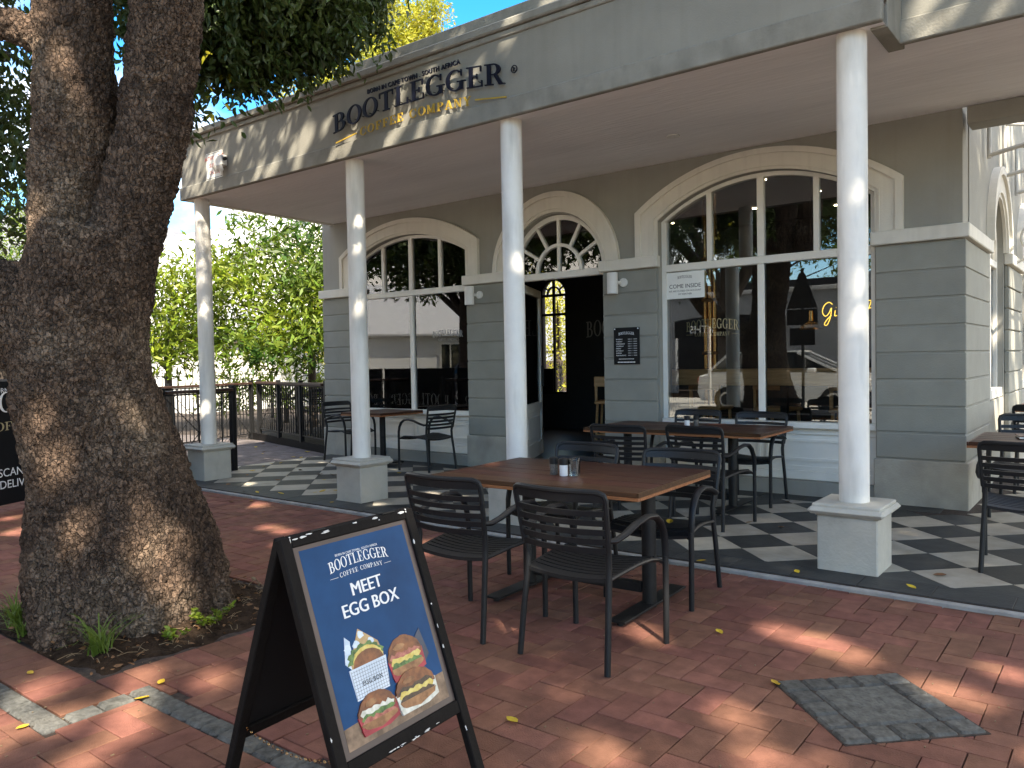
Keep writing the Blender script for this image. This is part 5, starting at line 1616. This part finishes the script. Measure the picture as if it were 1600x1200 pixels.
# ------------------------------------------------------------------ plants in the bed, fallen leaves
def tuft(x, y, n, h, label, spread=.16, group='grass tufts in the planting bed'):
    t = thing('grass_tuft', label, 'grass', (x, y, -.01), 0, group)
    mb = MB()
    for k in range(n):
        a = random.uniform(0, 2 * math.pi); l = h * random.uniform(.6, 1.1); s_ = spread * random.uniform(.4, 1.3); w = random.uniform(.0035, .007)
        px, py = -math.sin(a) * w, math.cos(a) * w
        b0 = (random.gauss(0, .02), random.gauss(0, .02))
        vs = []
        for i in range(6):
            q = i / 5
            r_ = s_ * q ** 1.3; z = l * (q * 1.5 - q * q * .85)
            ww = 1 - q * .92
            vs += [(b0[0] + math.cos(a) * r_ + px * ww, b0[1] + math.sin(a) * r_ + py * ww, z), (b0[0] + math.cos(a) * r_ - px * ww, b0[1] + math.sin(a) * r_ - py * ww, z)]
        mb.add(vs, [(2 * i, 2 * i + 1, 2 * i + 3, 2 * i + 2) for i in range(5)])
    mb.build('blades', M['grass'], t, world=False, fix=False)['kind'] = 'stuff'
tuft(-4.02, 1.80, 46, .27, 'bright green grass tuft in the near corner of the planting bed', .22)
tuft(-4.82, 1.73, 70, .28, 'dark grass tuft at the far left of the tree foot', .2)
tuft(-4.62, 1.70, 40, .2, 'grass tuft left of the trunk near the brick edge', .18)
def weed(x, y, n, h, label, dry=False):
    t = thing('weed_plant', label, 'plant', (x, y, 0), 0, 'small weeds in the planting bed')
    mb = MB(); P, D = [], []
    for k in range(n):
        a = random.uniform(0, 6.28); l = h * random.uniform(.5, 1)
        p1 = Vector((math.cos(a) * l * .8, math.sin(a) * l * .8, l * .75))
        mb.tube([(0, 0, 0), p1 * .5 + Vector((0, 0, .02)), p1], .0018, 4)
        for q in (.4, .6, .8, .9, 1.0):
            for _ in range(1 if dry else 3):
                P.append([x + p1.x * q, y + p1.y * q, p1.z * q + .01]); D.append([random.gauss(0, 1), random.gauss(0, 1), random.uniform(0, .6)])
    mb.build('stem', M['twig'], t, world=False)
    P, D = np.array(P), np.array(D); L_ = np.random.uniform(.02, .04, len(P))
    leaves('foliage', P, D, L_, L_ * .55, M['twig'] if dry else M['crowng'], t)
weed(-3.92, 2.33, 9, .16, 'leafy green weed at the right foot of the trunk')
weed(-3.86, 2.10, 5, .10, 'small green weed nearest the bed edge')
weed(-4.02, 2.86, 8, .18, 'dry wispy weed in the far corner of the bed', True)
def flat_leaf(x, y, z, s, m, label, group, rz=None, cat='leaf'):
    mb = MB(); c = random.uniform(.1, .35)
    prof = [(0, 0), (.22, .2), (.5, .26), (.78, .16), (1, 0)]
    vs = [((px - .5) * s, 0, abs(px - .5) * s * c * .4 + .004) for px, _ in prof]
    vs += [((px - .5) * s, py * s, c * py * s + .004 + abs(px - .5) * s * c * .4) for px, py in prof[1:-1]] + [((px - .5) * s, -py * s, c * py * s + .004 + abs(px - .5) * s * c * .4) for px, py in prof[1:-1]]
    fs_ = [(0, 1, 5), (1, 2, 6, 5), (2, 3, 7, 6), (3, 4, 7), (0, 8, 1), (1, 8, 9, 2), (2, 9, 10, 3), (3, 10, 4)]
    o = mb.add(vs, fs_).build('fallen_leaf', m, fix=False)
    o.location = (x, y, z); o.rotation_euler = (random.gauss(0, .12), random.gauss(0, .12), random.uniform(0, 6.3) if rz is None else rz)
    tag(o, label, cat, group)
    return o
GLF = 'yellow leaves fallen on the red bricks'
for x, y, s, l in ((-1.915, 2.42, .075, 'yellow leaf on the bricks in front of the nearest chair'), (-1.66, 3.83, .07, 'yellow leaf on the bricks right of the front table'), (-1.205, 3.36, .07, 'yellow leaf on the near left corner of the stone patch'),
                   (-3.33, 1.66, .085, 'large yellow leaf lying on the grey sett band'), (-3.43, 1.80, .06, 'curled yellow leaf between sett band and planting bed'), (-3.46, 1.245, .055, 'small yellow leaf in the sunlit bottom left bricks'), (-4.05, 1.50, .05, 'small leaf on the bricks left of the bed corner')):
    flat_leaf(x, y, .003, s, M['yleaf'], l, GLF)
flat_leaf(-2.13, 4.22, .452, .08, M['yleaf'], 'yellow leaf lying on the seat of the far right chair at the front table', 'leaves on chairs')
for x, y, l in ((-1.68, 5.1, 'pale yellow leaf on the slate border just left of the right column plinth'), (-1.02, 5.13, 'pale yellow leaf on the slate border right of the right column plinth'), (-2.3, 5.02, 'pale yellow leaf at the terrace edge by the chair legs')): flat_leaf(x, y, TZ + .002, .07, M['yleaf'], l, 'leaves on the slate border')
for x, y in ((-.93, 5.5), (-2.5, 6.4), (-2.22, 6.35), (-.45, 5.9), (-.35, 6.05), (-2.55, 7.5), (-3.1, 5.6), (-1.85, 6.3)): flat_leaf(x, y, TZ + .002, .09, M['bleaf'], 'curled brown leaf on the checker tiles below the middle table or right chairs', 'brown leaves on the terrace tiles')
rr = random.Random(3)
for k in range(34):
    x, y = rr.uniform(-9.6, -6.3), rr.uniform(4.2, 7.2)
    if abs(x + 9.03) < .3 and abs(y - 5.45) < .3 or abs(x + 6.21) < .3 and abs(y - 5.45) < .3: continue
    flat_leaf(x, y, (TZ if y > 5 else 0) + .003, rr.uniform(.05, .1), M['yleaf'] if k % 3 else M['bleaf'], 'dry leaf scattered on the left end of the terrace and bricks', 'leaves scattered at the left terrace end')
for k in range(40):
    x, y = rr.uniform(-13, -9.9), rr.uniform(5.3, 9.6)
    flat_leaf(x, y, .14 if y > 9.05 - (x + 13.6) * .278 else .006, rr.uniform(.06, .12), M['yleaf'] if k % 2 else M['bleaf'], 'dry leaf scattered on the dark paving by the railing', 'leaves scattered on the dark paving')
mb = MB()
for k in range(260):
    x, y = rr.uniform(-5.2, -3.75), rr.uniform(1.68, 3.0)
    if math.hypot(x + 4.56, y - 2.2) < .6: continue
    a = rr.uniform(0, 6.3); l = rr.uniform(.02, .13); z = .0 + .09 * max(0, 1 - math.hypot(x + 4.56, y - 2.2))
    mb.tube([(x, y, z), (x + math.cos(a) * l * .5, y + math.sin(a) * l * .5, z + .012), (x + math.cos(a) * l, y + math.sin(a) * l, z + rr.uniform(0, .01))], .0016, 4)
stuff(mb.build('leaf_litter', M['twig']))
P = np.array([[rr.uniform(-5.2, -3.74), rr.uniform(1.66, 3.0), 0] for k in range(420)]); P[:, 2] = .005 + .09 * np.maximum(0, 1 - np.hypot(P[:, 0] + 4.56, P[:, 1] - 2.2))
D = np.random.normal(size=P.shape); D[:, 2] *= .15
leaves('leaf_litter', P, D, np.random.uniform(.015, .05, len(P)), np.random.uniform(.008, .02, len(P)), M['bleaf'])
mb = MB()
for k in range(500):
    x, y = rr.uniform(-4.6, .2), rr.uniform(.9, 4.9)
    s_ = rr.uniform(.0015, .005); mb.box(x, x + s_, y, y + s_ * rr.uniform(.6, 3), .001, .002 + s_ * .5, 0)
stuff(mb.build('ground_debris', M['twig'], fix=False))

# ------------------------------------------------------------------ black railing with timber ledges
def railing(label, p0, p1, h, z0=0.0, posts=2, pickets=12, ledge=True, cross=True, spear=False, group='black steel railings left of the cafe', wood='redwood'):
    p0, p1 = Vector(p0 + (0,)), Vector(p1 + (0,)); d = p1 - p0; Lr = d.length; d.normalize()
    t = thing('railing', label, 'railing', (p0.x, p0.y, z0), 0, group)
    T = fr((p0.x, p0.y, z0), d, (0, 0, 1))
    for k in range(posts):
        x = Lr * k / (posts - 1)
        MB().box(x - .035, x + .035, 0, h + .02, -.035, .035, .005, T).build('post', M['black'], t)
    if ledge: MB().box(.036, Lr - .036, h - .06, h - .02, -.075, .075, .006, T).build('ledge', M[wood], t)
    MB().box(.036, Lr - .036, h - .085, h - .065, -.012, .012, 0, T).build('rail', M['black'], t)
    MB().box(.036, Lr - .036, .10, .12, -.012, .012, 0, T).build('rail', M['black'], t)
    for k in range(pickets):
        x = Lr * (k + .5) / pickets
        top = h - .086 if not spear else h + .1
        MB().tube([T @ Vector((x, .121, 0.0)), T @ Vector((x, h - .086, 0))] if not spear else [T @ Vector((x, .121, .0)), T @ Vector((x, top, 0))], .010, 5).build('picket', M['black'], t)
    if cross:
        seg = Lr / (posts - 1)
        for k in range(posts - 1):
            a, b = k * seg + .05, (k + 1) * seg - .05
            MB().tube([T @ Vector((a, .12, .014)), T @ Vector((b, h - .09, .014))], .006, 5).build('brace', M['black'], t)
            MB().tube([T @ Vector((a, h - .09, -.014)), T @ Vector((b, .12, -.014))], .006, 5).build('brace', M['black'], t)
railing('black railing with brown timber ledge beside the leftmost column', (-9.42, 6.04), (-9.22, 4.95), 1.15, 0, 2, 3)
railing('black railing panel on the deck edge joining the cafe corner', (-9.97, 8.05), (-13.0, 8.9), 1.02, .12, 4, 30)
railing('black railing panel running back behind the leftmost column', (-13.4, 9.0), (-12.5, 6.0), 1.12, 0, 4, 34)
railing('black railing panel continuing from the deck towards the street', (-12.45, 5.9), (-11.9, 3.6), 1.12, 0, 3, 18)
railing('distant black spear topped railing along the garden boundary', (-22, 9.0), (-13.0, 19.0), 1.25, 0, 6, 70, False, False, True)
def deck_table(x, y, label):
    t = thing('bar_table', label, 'table', (x, y, .13), 0, 'high tables on the deck')
    MB().box(-.5, .5, -.35, .35, .88, .92, .006).build('tabletop', M['redwood'], t, world=False)
    for sx in (-.4, .4): MB().box(sx - .035, sx + .035, -.035, .035, 0, .88).build('leg', M['black'], t, world=False)
deck_table(-11.3, 9.7, 'high black table on the deck behind the railing, right one'); deck_table(-13.0, 10.1, 'high black table on the deck behind the railing, left one')
for x, y, a, l in ((-10.75, 9.35, 100, 'black slatted armchair on the deck nearest the cafe corner'), (-11.3, 10.4, 170, 'black slatted armchair on the deck behind the right high table'), (-12.2, 9.6, 80, 'black slatted armchair between the two high deck tables'), (-12.9, 10.9, 190, 'black slatted armchair behind the left high deck table')):
    put_chair(x, y, .13, a, l, 'black slatted armchairs on the deck')

# ------------------------------------------------------------------ trees beyond
def bg_tree(label, x, y, blobs, m, tr=.13, ht=3.0, per=14, spread=.22, llen=(.10, .17), asp=.3, name='garden_tree', lean=(0, 0), group='trees beyond the cafe'):
    t = thing(name, label, 'tree', (x, y, 0), 0, group)
    MB().tube([(x, y, -.1), (x + lean[0] * .3, y + lean[1] * .3, ht * .5), (x + lean[0], y + lean[1], ht)], [tr, tr * .75, tr * .45], 9).build('trunk', M['bark2'], t, smooth=True)
    for b in blobs:
        c = Vector(b[:3]); s0 = Vector((x + lean[0] * .5, y + lean[1] * .5, ht * .55))
        for k in range(3):
            e = c + Vector((random.gauss(0, .35) * b[3], random.gauss(0, .35) * b[4], random.gauss(0, .3) * b[5]))
            mid = s0.lerp(e, .5) + Vector((0, 0, .25))
            MB().tube([s0, mid, e], [tr * .4, tr * .26, .012], 6).build('limb', M['bark2'], t, smooth=True)
    P, D, Ls, Ws = blob_leaves(blobs, per, spread, .35, llen, asp, .1)
    P = P.copy(); ok = P[:, 2] > .25
    leaves('crown', P[ok], D[ok], Ls[ok], Ws[ok], m, t, six=False)
    return t
bg_tree('green and yellow feathery tree filling the gap under the veranda end', -14.6, 11.4, [(-14.2, 10.6, 3.9, 1.9, 1.8, 1.3, 4200), (-13.0, 11.0, 2.7, 1.6, 1.5, 1.1, 3600), (-15.2, 9.4, 3.0, 1.2, 1.2, .9, 2200), (-12.7, 12.3, 4.6, 1.7, 1.5, 1.2, 3200), (-13.6, 9.6, 1.9, 1.3, 1.0, .6, 2000), (-15.6, 9.0, 1.9, 1.1, 1.0, .6, 1500)], M['crowng'], .11, 3.4, per=26, llen=(.14, .25), asp=.27, spread=.34)
bg_tree('bright yellow green tree behind the feathery tree', -19.0, 16.5, [(-18.6, 15.5, 3.0, 2.2, 2.0, 1.5, 5000), (-19.5, 17, 4.6, 2.2, 2.2, 1.6, 4000), (-16.2, 16.2, 2.0, 1.8, 1.8, 1.2, 6000)], M['crowny'], .14, 3.6, llen=(.12, .2))
bg_tree('tall yellow tree whose top rises above the cafe roof', -16.2, 16.5, [(-17.4, 14.2, 7.6, 1.8, 1.6, 1.4, 8000), (-16.0, 15.6, 9.2, 1.5, 1.4, 1.1, 7000), (-14.2, 16.8, 9.5, 1.1, 1.1, .9, 3200), (-19.5, 13.8, 7.2, 1.8, 1.6, 1.2, 6000), (-14.9, 15.8, 8.2, 1.5, 1.3, 1.0, 6000)] + [tuple(aim(px, py, d)) + (r, r, r * .8, n) for px, py, d, r, n in ((655, 45, 22, .75, 2600), (600, 70, 22, .9, 3200), (575, 25, 23, .8, 2400), (545, 130, 22, .9, 3000), (500, 160, 22, .9, 2600), (672, 15, 22, .45, 900), (628, 12, 23, .5, 1000))], M['crowny'], .2, 8.2)
bg_tree('leafy green shrub tree at the left edge behind the bare limb', -21.5, 7.6, [(-22.0, 8.0, 4.6, 2.6, 2.4, 1.6, 7000), (-20.5, 6.6, 3.4, 1.8, 1.8, 1.2, 4000)], M['crowng'], .15, 4)
bg_tree('low dark green bush tree right of the white building', -17.5, 9.6, [(-17.0, 9.4, 2.3, 1.5, 1.3, .9, 3800), (-16.2, 8.7, 3.2, 1.0, .9, .7, 1500)], M['crowng'], .09, 2.4)
bg_tree('sunlit yellow green garden tree seen through the back window', -13.4, 19.5, [(-13.4, 19.5, 2.6, 2.4, 2.0, 2.3, 9000)], M['crowny'], .14, 3)

bg_tree('low dense green hedge behind the deck railing', -16.4, 12.0, [(-17.6, 11.4, .8, 1.2, 1.0, .6, 1500), (-15.8, 12.6, .8, 1.3, 1.1, .6, 1800), (-14.0, 13.8, 1.0, 1.4, 1.1, .9, 3600), (-12.4, 14.9, 1.1, 1.3, 1.0, .9, 3000)], M['crowng'], .06, 1.0, name='hedge', group='hedges beyond the railing')

# ------------------------------------------------------------------ far buildings, mountain, clouds
def house(name, label, x0, x1, y0, y1, h, rh, wall, roof, axis='x', eave=.4, rz=0.0, windows=(), cat='building', group=None):
    c = Vector(((x0 + x1) / 2, (y0 + y1) / 2, 0))
    t = thing(name, label, cat, c, R(rz), group)
    w, d = (x1 - x0) / 2, (y1 - y0) / 2
    mb = MB(); mb.box(-w, w, -d, d, -.2, h)
    if axis == 'x': mb.prism([(-d, h + .001), (d, h + .001), (0, h + rh)], -w, w, Matrix(((0, 0, 1, 0), (1, 0, 0, 0), (0, 1, 0, 0), (0, 0, 0, 1))))
    else: mb.prism([(-w, h + .001), (w, h + .001), (0, h + rh)], -d, d, Matrix(((1, 0, 0, 0), (0, 0, 1, 0), (0, 1, 0, 0), (0, 0, 0, 1))))
    mb.build('wall', M[wall], t, world=False)
    mb = MB()
    T = Matrix(((0, 0, 1, 0), (1, 0, 0, 0), (0, 1, 0, 0), (0, 0, 0, 1))) if axis == 'x' else Matrix(((1, 0, 0, 0), (0, 0, 1, 0), (0, 1, 0, 0), (0, 0, 0, 1)))
    a, l = (d, w) if axis == 'x' else (w, d)
    sl = rh / a
    for s_ in (-1, 1):
        mb.prism([(s_ * (a + eave), h - eave * sl + .02), (0, h + rh + .02), (0, h + rh + .12), (s_ * (a + eave), h - eave * sl + .12)], -l - eave * .6, l + eave * .6, T)
    mb.build('roof', M[roof], t, world=False)
    for (side, u_, z, ww, hh) in windows:
        if side == 'x+': Tw = fr((w + .02, u_, z), (0, 1, 0), (0, 0, 1))
        elif side == 'y+': Tw = fr((u_, d + .02, z), (-1, 0, 0), (0, 0, 1))
        else: Tw = fr((u_, -d - .02, z), (1, 0, 0), (0, 0, 1))
        f = MB().box(-ww / 2, ww / 2, 0, hh, -.01, .05, 0, Tw).build('window', M['white'], t, world=False)
        for k in (0, 1):
            MB().box(-ww / 2 + .08 + k * ww / 2 - k * .04, -.04 + k * (ww / 2 - .04) , .08, hh - .08, .051, .06, 0, Tw).build('pane', M['carglass'], f, world=False)
    return t
house('white_building', 'white gabled building with pale roof left behind the railing', -38, -26, 15, 26, 4.2, 3.4, 'bgwhite', 'roofgrey', 'x')
house('white_building', 'low white wing of the far building behind the railing', -29, -22.5, 13.0, 18.5, 2.6, 1.6, 'bgwhite', 'roofgrey', 'y')
# mountain ridge
vs, fs_ = [], []
n1, n2 = 70, 26
for i in range(n1):
    az = R(25 + 80 * i / (n1 - 1))                       # left of +Y
    for j in range(n2):
        q = j / (n2 - 1); dist = 2300 + 1500 * q
        x, y = -math.sin(az) * dist, math.cos(az) * dist
        prof = 600 + 70 * math.sin(az * 9 + 1.0) + 45 * math.sin(az * 23)
        z = prof * math.sin(math.pi * min(1, q * .62 + .0)) ** 1.2 + 120 * noise.fractal(Vector((x * .0022, y * .0022, 0)), 1.0, 2.0, 5) * q
        vs.append((x, y, z - 5))
for i in range(n1 - 1):
    for j in range(n2 - 1):
        a = i * n2 + j
        fs_.append((a, a + 1, a + n2 + 1, a + n2))
struct(MB().add(vs, fs_).build('mountain', M['mountain'], smooth=True))

# ------------------------------------------------------------------ what the windows mirror: the other side of the street
house('white_cottage', 'white cottage with pale sheet roof across the street, mirrored in the small window', -38, -24, -20, -12, 3.0, 2.6, 'bgwhite', 'roofgrey', 'x', rz=-58, windows=(('y+', 3.0, .9, 1.1, 1.5), ('y+', 0.2, .9, 1.1, 1.5), ('x+', 0, .9, 1.1, 1.5)))
shop = thing('shop_building', 'long pale shop building across the street mirrored in the large window', 'building', (-8, -18, 0))
TSH = fr((0, -14.0, 0), (-1, 0, 0), (0, 0, 1))
mb = MB(); wall_open(mb, TSH, -4, 20, 0, 3.8, 0, -.3, [(2.6, 5.2, 0, 2.3, .5), (8.6, 13.0, 0, 2.9, .15)])
mb.build('wall', M['shopwall'], shop)
MB().box(-4, 20, 3.8, 3.96, -.4, .12, .02, TSH).build('cornice', M['roofgrey'], shop)
MB().box(-4, 20, 0, 4.5, -3.0, -2.9, 0, TSH).build('back_wall', M['dark'], shop)
mb = MB(); mb.prism([(-3.5, 3.96), (6.5, 3.96), (1.5, 6.8)], -.5, -.3, TSH); mb.build('gable', M['shopwall'], shop)
MB().lathe([(0, 0), (.45, 0), (.45, .06), (.3, .06), (.3, .02), (0, .02)], 24, T=TSH @ Matrix.Translation((1.5, 5.0, -.3))).build('gable_vent', M['roofgrey'], shop)
MB().box(8.62, 12.98, 2.2, 2.85, .02, .08, 0, TSH).build('shop_sign', M['blackprint'], shop)
sans('WOOLWORTHS', .42, TSH @ Matrix.Translation((10.8, 2.38, .085)), M['whiteprint'], 'shop_lettering', shop, .003, bold=.01)
sans('W', 1.0, TSH @ Matrix.Translation((3.9, 1.2, -2.8)), M['whiteprint'], 'shop_lettering', shop, .003, bold=.03)
bg_tree('green street tree in front of the shop across the street', -12, -16.5, [(-12, -17.5, 6.5, 3.0, 2.0, 2.0, 5000), (-7, -18, 6.2, 3, 2, 1.8, 4000)], M['crowng'], .2, 5, llen=(.2, .3), group='trees across the street')
bg_tree('yellow green tree left of the white cottage across the street', -22, -13.5, [(-22, -13.5, 3.6, 2.0, 2.0, 2.4, 5000)], M['crowny'], .2, 4, llen=(.2, .3), group='trees across the street')

bg_tree('dark spreading street tree at the corner mirrored in the small window', -16.0, -2.2, [(-15.5, -2.0, 6.2, 4.6, 4.4, 2.7, 26000), (-12.0, -3.0, 6.2, 2.6, 2.6, 1.8, 8000), (-19.5, -4.5, 6.0, 3.4, 3.4, 2.2, 9000)], M['crown'], .32, 5, llen=(.2, .3), asp=.42, spread=.3, group='trees across the street')
bg_tree('dark street tree opposite the door mirrored in the large window', -9.0, -8.4, [(-9.0, -8.6, 6.6, 3.0, 2.8, 2.0, 13000), (-6.2, -8.8, 7.0, 2.4, 2.2, 1.6, 6000)], M['crown'], .3, 5, llen=(.2, .3), asp=.42, spread=.3, group='trees across the street')

def car(label, x, y, rz, paint):
    t = thing('parked_car', label, 'car', (x, y, -.03), R(rz), 'cars parked along the street')
    L2, W2 = 2.2, .88
    prof = [(-2.2, .45), (-2.18, .85), (-1.95, .98), (-1.0, 1.04), (1.75, 1.06), (2.15, .95), (2.2, .5), (2.1, .28), (-2.1, .28)]
    mb = MB()
    def loft(sections):
        vs = []; f = []
        n = len(sections[0])
        for s_ in sections: vs += s_
        for i in range(len(sections) - 1):
            for k in range(n):
                l = (k + 1) % n
                f.append((i * n + k, i * n + l, (i + 1) * n + l, (i + 1) * n + k))
        f += [tuple(range(n))[::-1], tuple((len(sections) - 1) * n + k for k in range(n))]
        return vs, f
    secs = []
    for yy, sc in ((-W2, .93), (-W2 * .9, .99), (0, 1.0), (W2 * .9, .99), (W2, .93)):
        secs.append([(px * (sc if abs(yy) > .5 else 1), yy, .62 + (pz - .62) * sc) for px, pz in prof])
    mb.add(*loft(secs)); mb.build('body', paint, t, world=False, smooth=True)
    cab = [(-1.45, 1.03), (-.45, 1.50), (.2, 1.55), (1.35, 1.50), (1.85, 1.05)]
    secs = []
    for yy, dz in ((-.80, 0), (-.62, 1), (.62, 1), (.80, 0)):
        secs.append([(px if dz else px * .98, yy if pz < 1.2 else yy * .86, pz) for px, pz in cab])
    mb = MB(); mb.add(*loft([secs[0], secs[3]])); mb.build('glasshouse', M['carglass'], t, world=False)
    MB().box(-.5, 1.4, -.62, .62, 1.53, 1.575, .02).build('roof', paint, t, world=False)
    for px0, pz0, px1, pz1 in ((-1.45, 1.04, -.45, 1.52), (.45, 1.05, .5, 1.54), (1.85, 1.06, 1.35, 1.52)):
        for s_ in (-1, 1): MB().tube([(px0, s_ * .80, pz0), (px1, s_ * .70, pz1)], .035, 6).build('pillar', paint, t, world=False)
    for px in (-1.35, 1.35):
        for s_ in (-1, 1):
            Tw = Matrix.Translation((px, s_ * .80, .33)) @ Matrix.Rotation(R(90), 4, 'X')
            wh = MB().lathe([(.2, -.1), (.32, -.1), (.34, -.06), (.34, .06), (.32, .1), (.2, .1)], 24, T=Tw).build('wheel', M['rubber'], t, world=False)
            MB().lathe([(0, -.085), (.2, -.105), (.21, 0), (.2, .105), (0, .085)], 10, T=Tw).build('rim', M['rim'], wh, world=False)
    for s_ in (-1, 1):
        MB().box(-2.2, -2.0, s_ * .6 - .16, s_ * .6 + .16, .74, .86, .03).build('headlight', M['lampwhite'], t, world=False)
        MB().box(2.05, 2.2, s_ * .68 - .1, s_ * .68 + .1, .75, .92, .03).build('tail_light', M['redprint'], t, world=False)
        MB().box(-.95, -.75, s_ * .96 - .09, s_ * .96 + .09, 1.02, 1.14, .03).build('mirror', paint, t, world=False)
    MB().box(-2.23, -2.1, -.42, .42, .45, .62, .02).build('grille', M['blackprint'], t, world=False)
car('white hatchback parked at the kerb behind the camera, mirrored in the big window', -6.2, -5.0, 180, M['carwhite'])
car('dark blue car parked in the next row, mirrored in the big window', -3.2, -9.6, 180, M['cardark'])
car('dark car parked near the cottage, mirrored in the small window', -16.5, -4.8, 180, M['cardark'])
sp = thing('road_sign', 'black post with stacked traffic sign backs seen only mirrored in the glass', 'road sign', (-5.2, -2.6, 0))
MB().tube([(-5.2, -2.6, -.1), (-5.2, -2.6, 3.4)], .035, 10).build('pole', M['black'], sp)
TSG = fr((-5.2, -2.56, 0), (-1, 0, 0), (0, 0, 1))
MB().prism([(-.34, 2.5), (.34, 2.5), (.07, 3.3), (-.07, 3.3)], 0, .006, TSG).build('triangle_plate', M['black'], sp)
MB().box(-.34, .34, 2.12, 2.48, 0, .006, 0, TSG).build('plate', M['black'], sp); MB().box(-.28, .28, 1.65, 2.05, 0, .006, 0, TSG).build('plate', M['black'], sp)
for k, x in enumerate((-7.6, -5.9, -4.5)):
    o = MB().tube([(x, -3.0, 0), (x, -3.0, 2.3)], .04, 10).build('white_pole', M['bgwhite'])
    tag(o, ['slim white pole at the kerb, leftmost along the street', 'slim white pole at the kerb between the other two', 'slim white pole at the kerb, nearest the road sign'][k], 'pole', 'white poles along the kerb')

# ------------------------------------------------------------------ steel awning frames on the side wall
for k, y in enumerate((9.15, 10.35, 11.55, 12.9)):
    t = thing('awning_bracket', ['white steel awning bracket nearest the veranda on the side wall', 'second white steel awning bracket along the side wall', 'third white steel awning bracket along the side wall', 'farthest white steel awning bracket along the side wall'][k], 'bracket', (-1.12, y, 3.4), 0, 'steel awning brackets')
    MB().tube([(-1.10, y, 3.33), (-1.10, y, 3.95)], .02, 8).build('wall_bar', M['steel'], t)
    MB().tube([(-1.10, y, 3.36), (.3, y, 3.62)], .022, 8).build('arm', M['steel'], t)
    MB().tube([(-1.10, y, 3.93), (.3, y, 3.62)], .018, 8).build('arm', M['steel'], t)
    MB().tube([(-.4, y, 3.49), (-.4, y, 3.78)], .012, 6).build('strut', M['steel'], t)
t = thing('awning_rail', 'long white steel tubes linking the awning brackets', 'rail', (-.4, 9, 3.6))
for x, z in ((.3, 3.62), (-.4, 3.49)): MB().tube([(x, 8.9, z), (x, 15, z)], .018, 8).build('tube', M['steel'], t)
for k, y in enumerate((11.2, 13.9)):
    t = thing('scroll_lamp', ['scrolled white iron bracket nearer on the side wall', 'scrolled white iron bracket farther along the side wall'][k], 'bracket', (-1.12, y, 2.7), 0, 'scrolled iron brackets')
    MB().tube([(-1.1 + .25 + .22 * math.cos(a) * (1 - a / 14), y, 2.75 + .22 * math.sin(a) * (1 - a / 14)) for a in np.linspace(0, 9, 26)], .016, 6).build('scroll', M['steel'], t)
    MB().tube([(-1.1, y, 2.45), (-.45, y, 2.85)], .016, 6).build('arm', M['steel'], t)
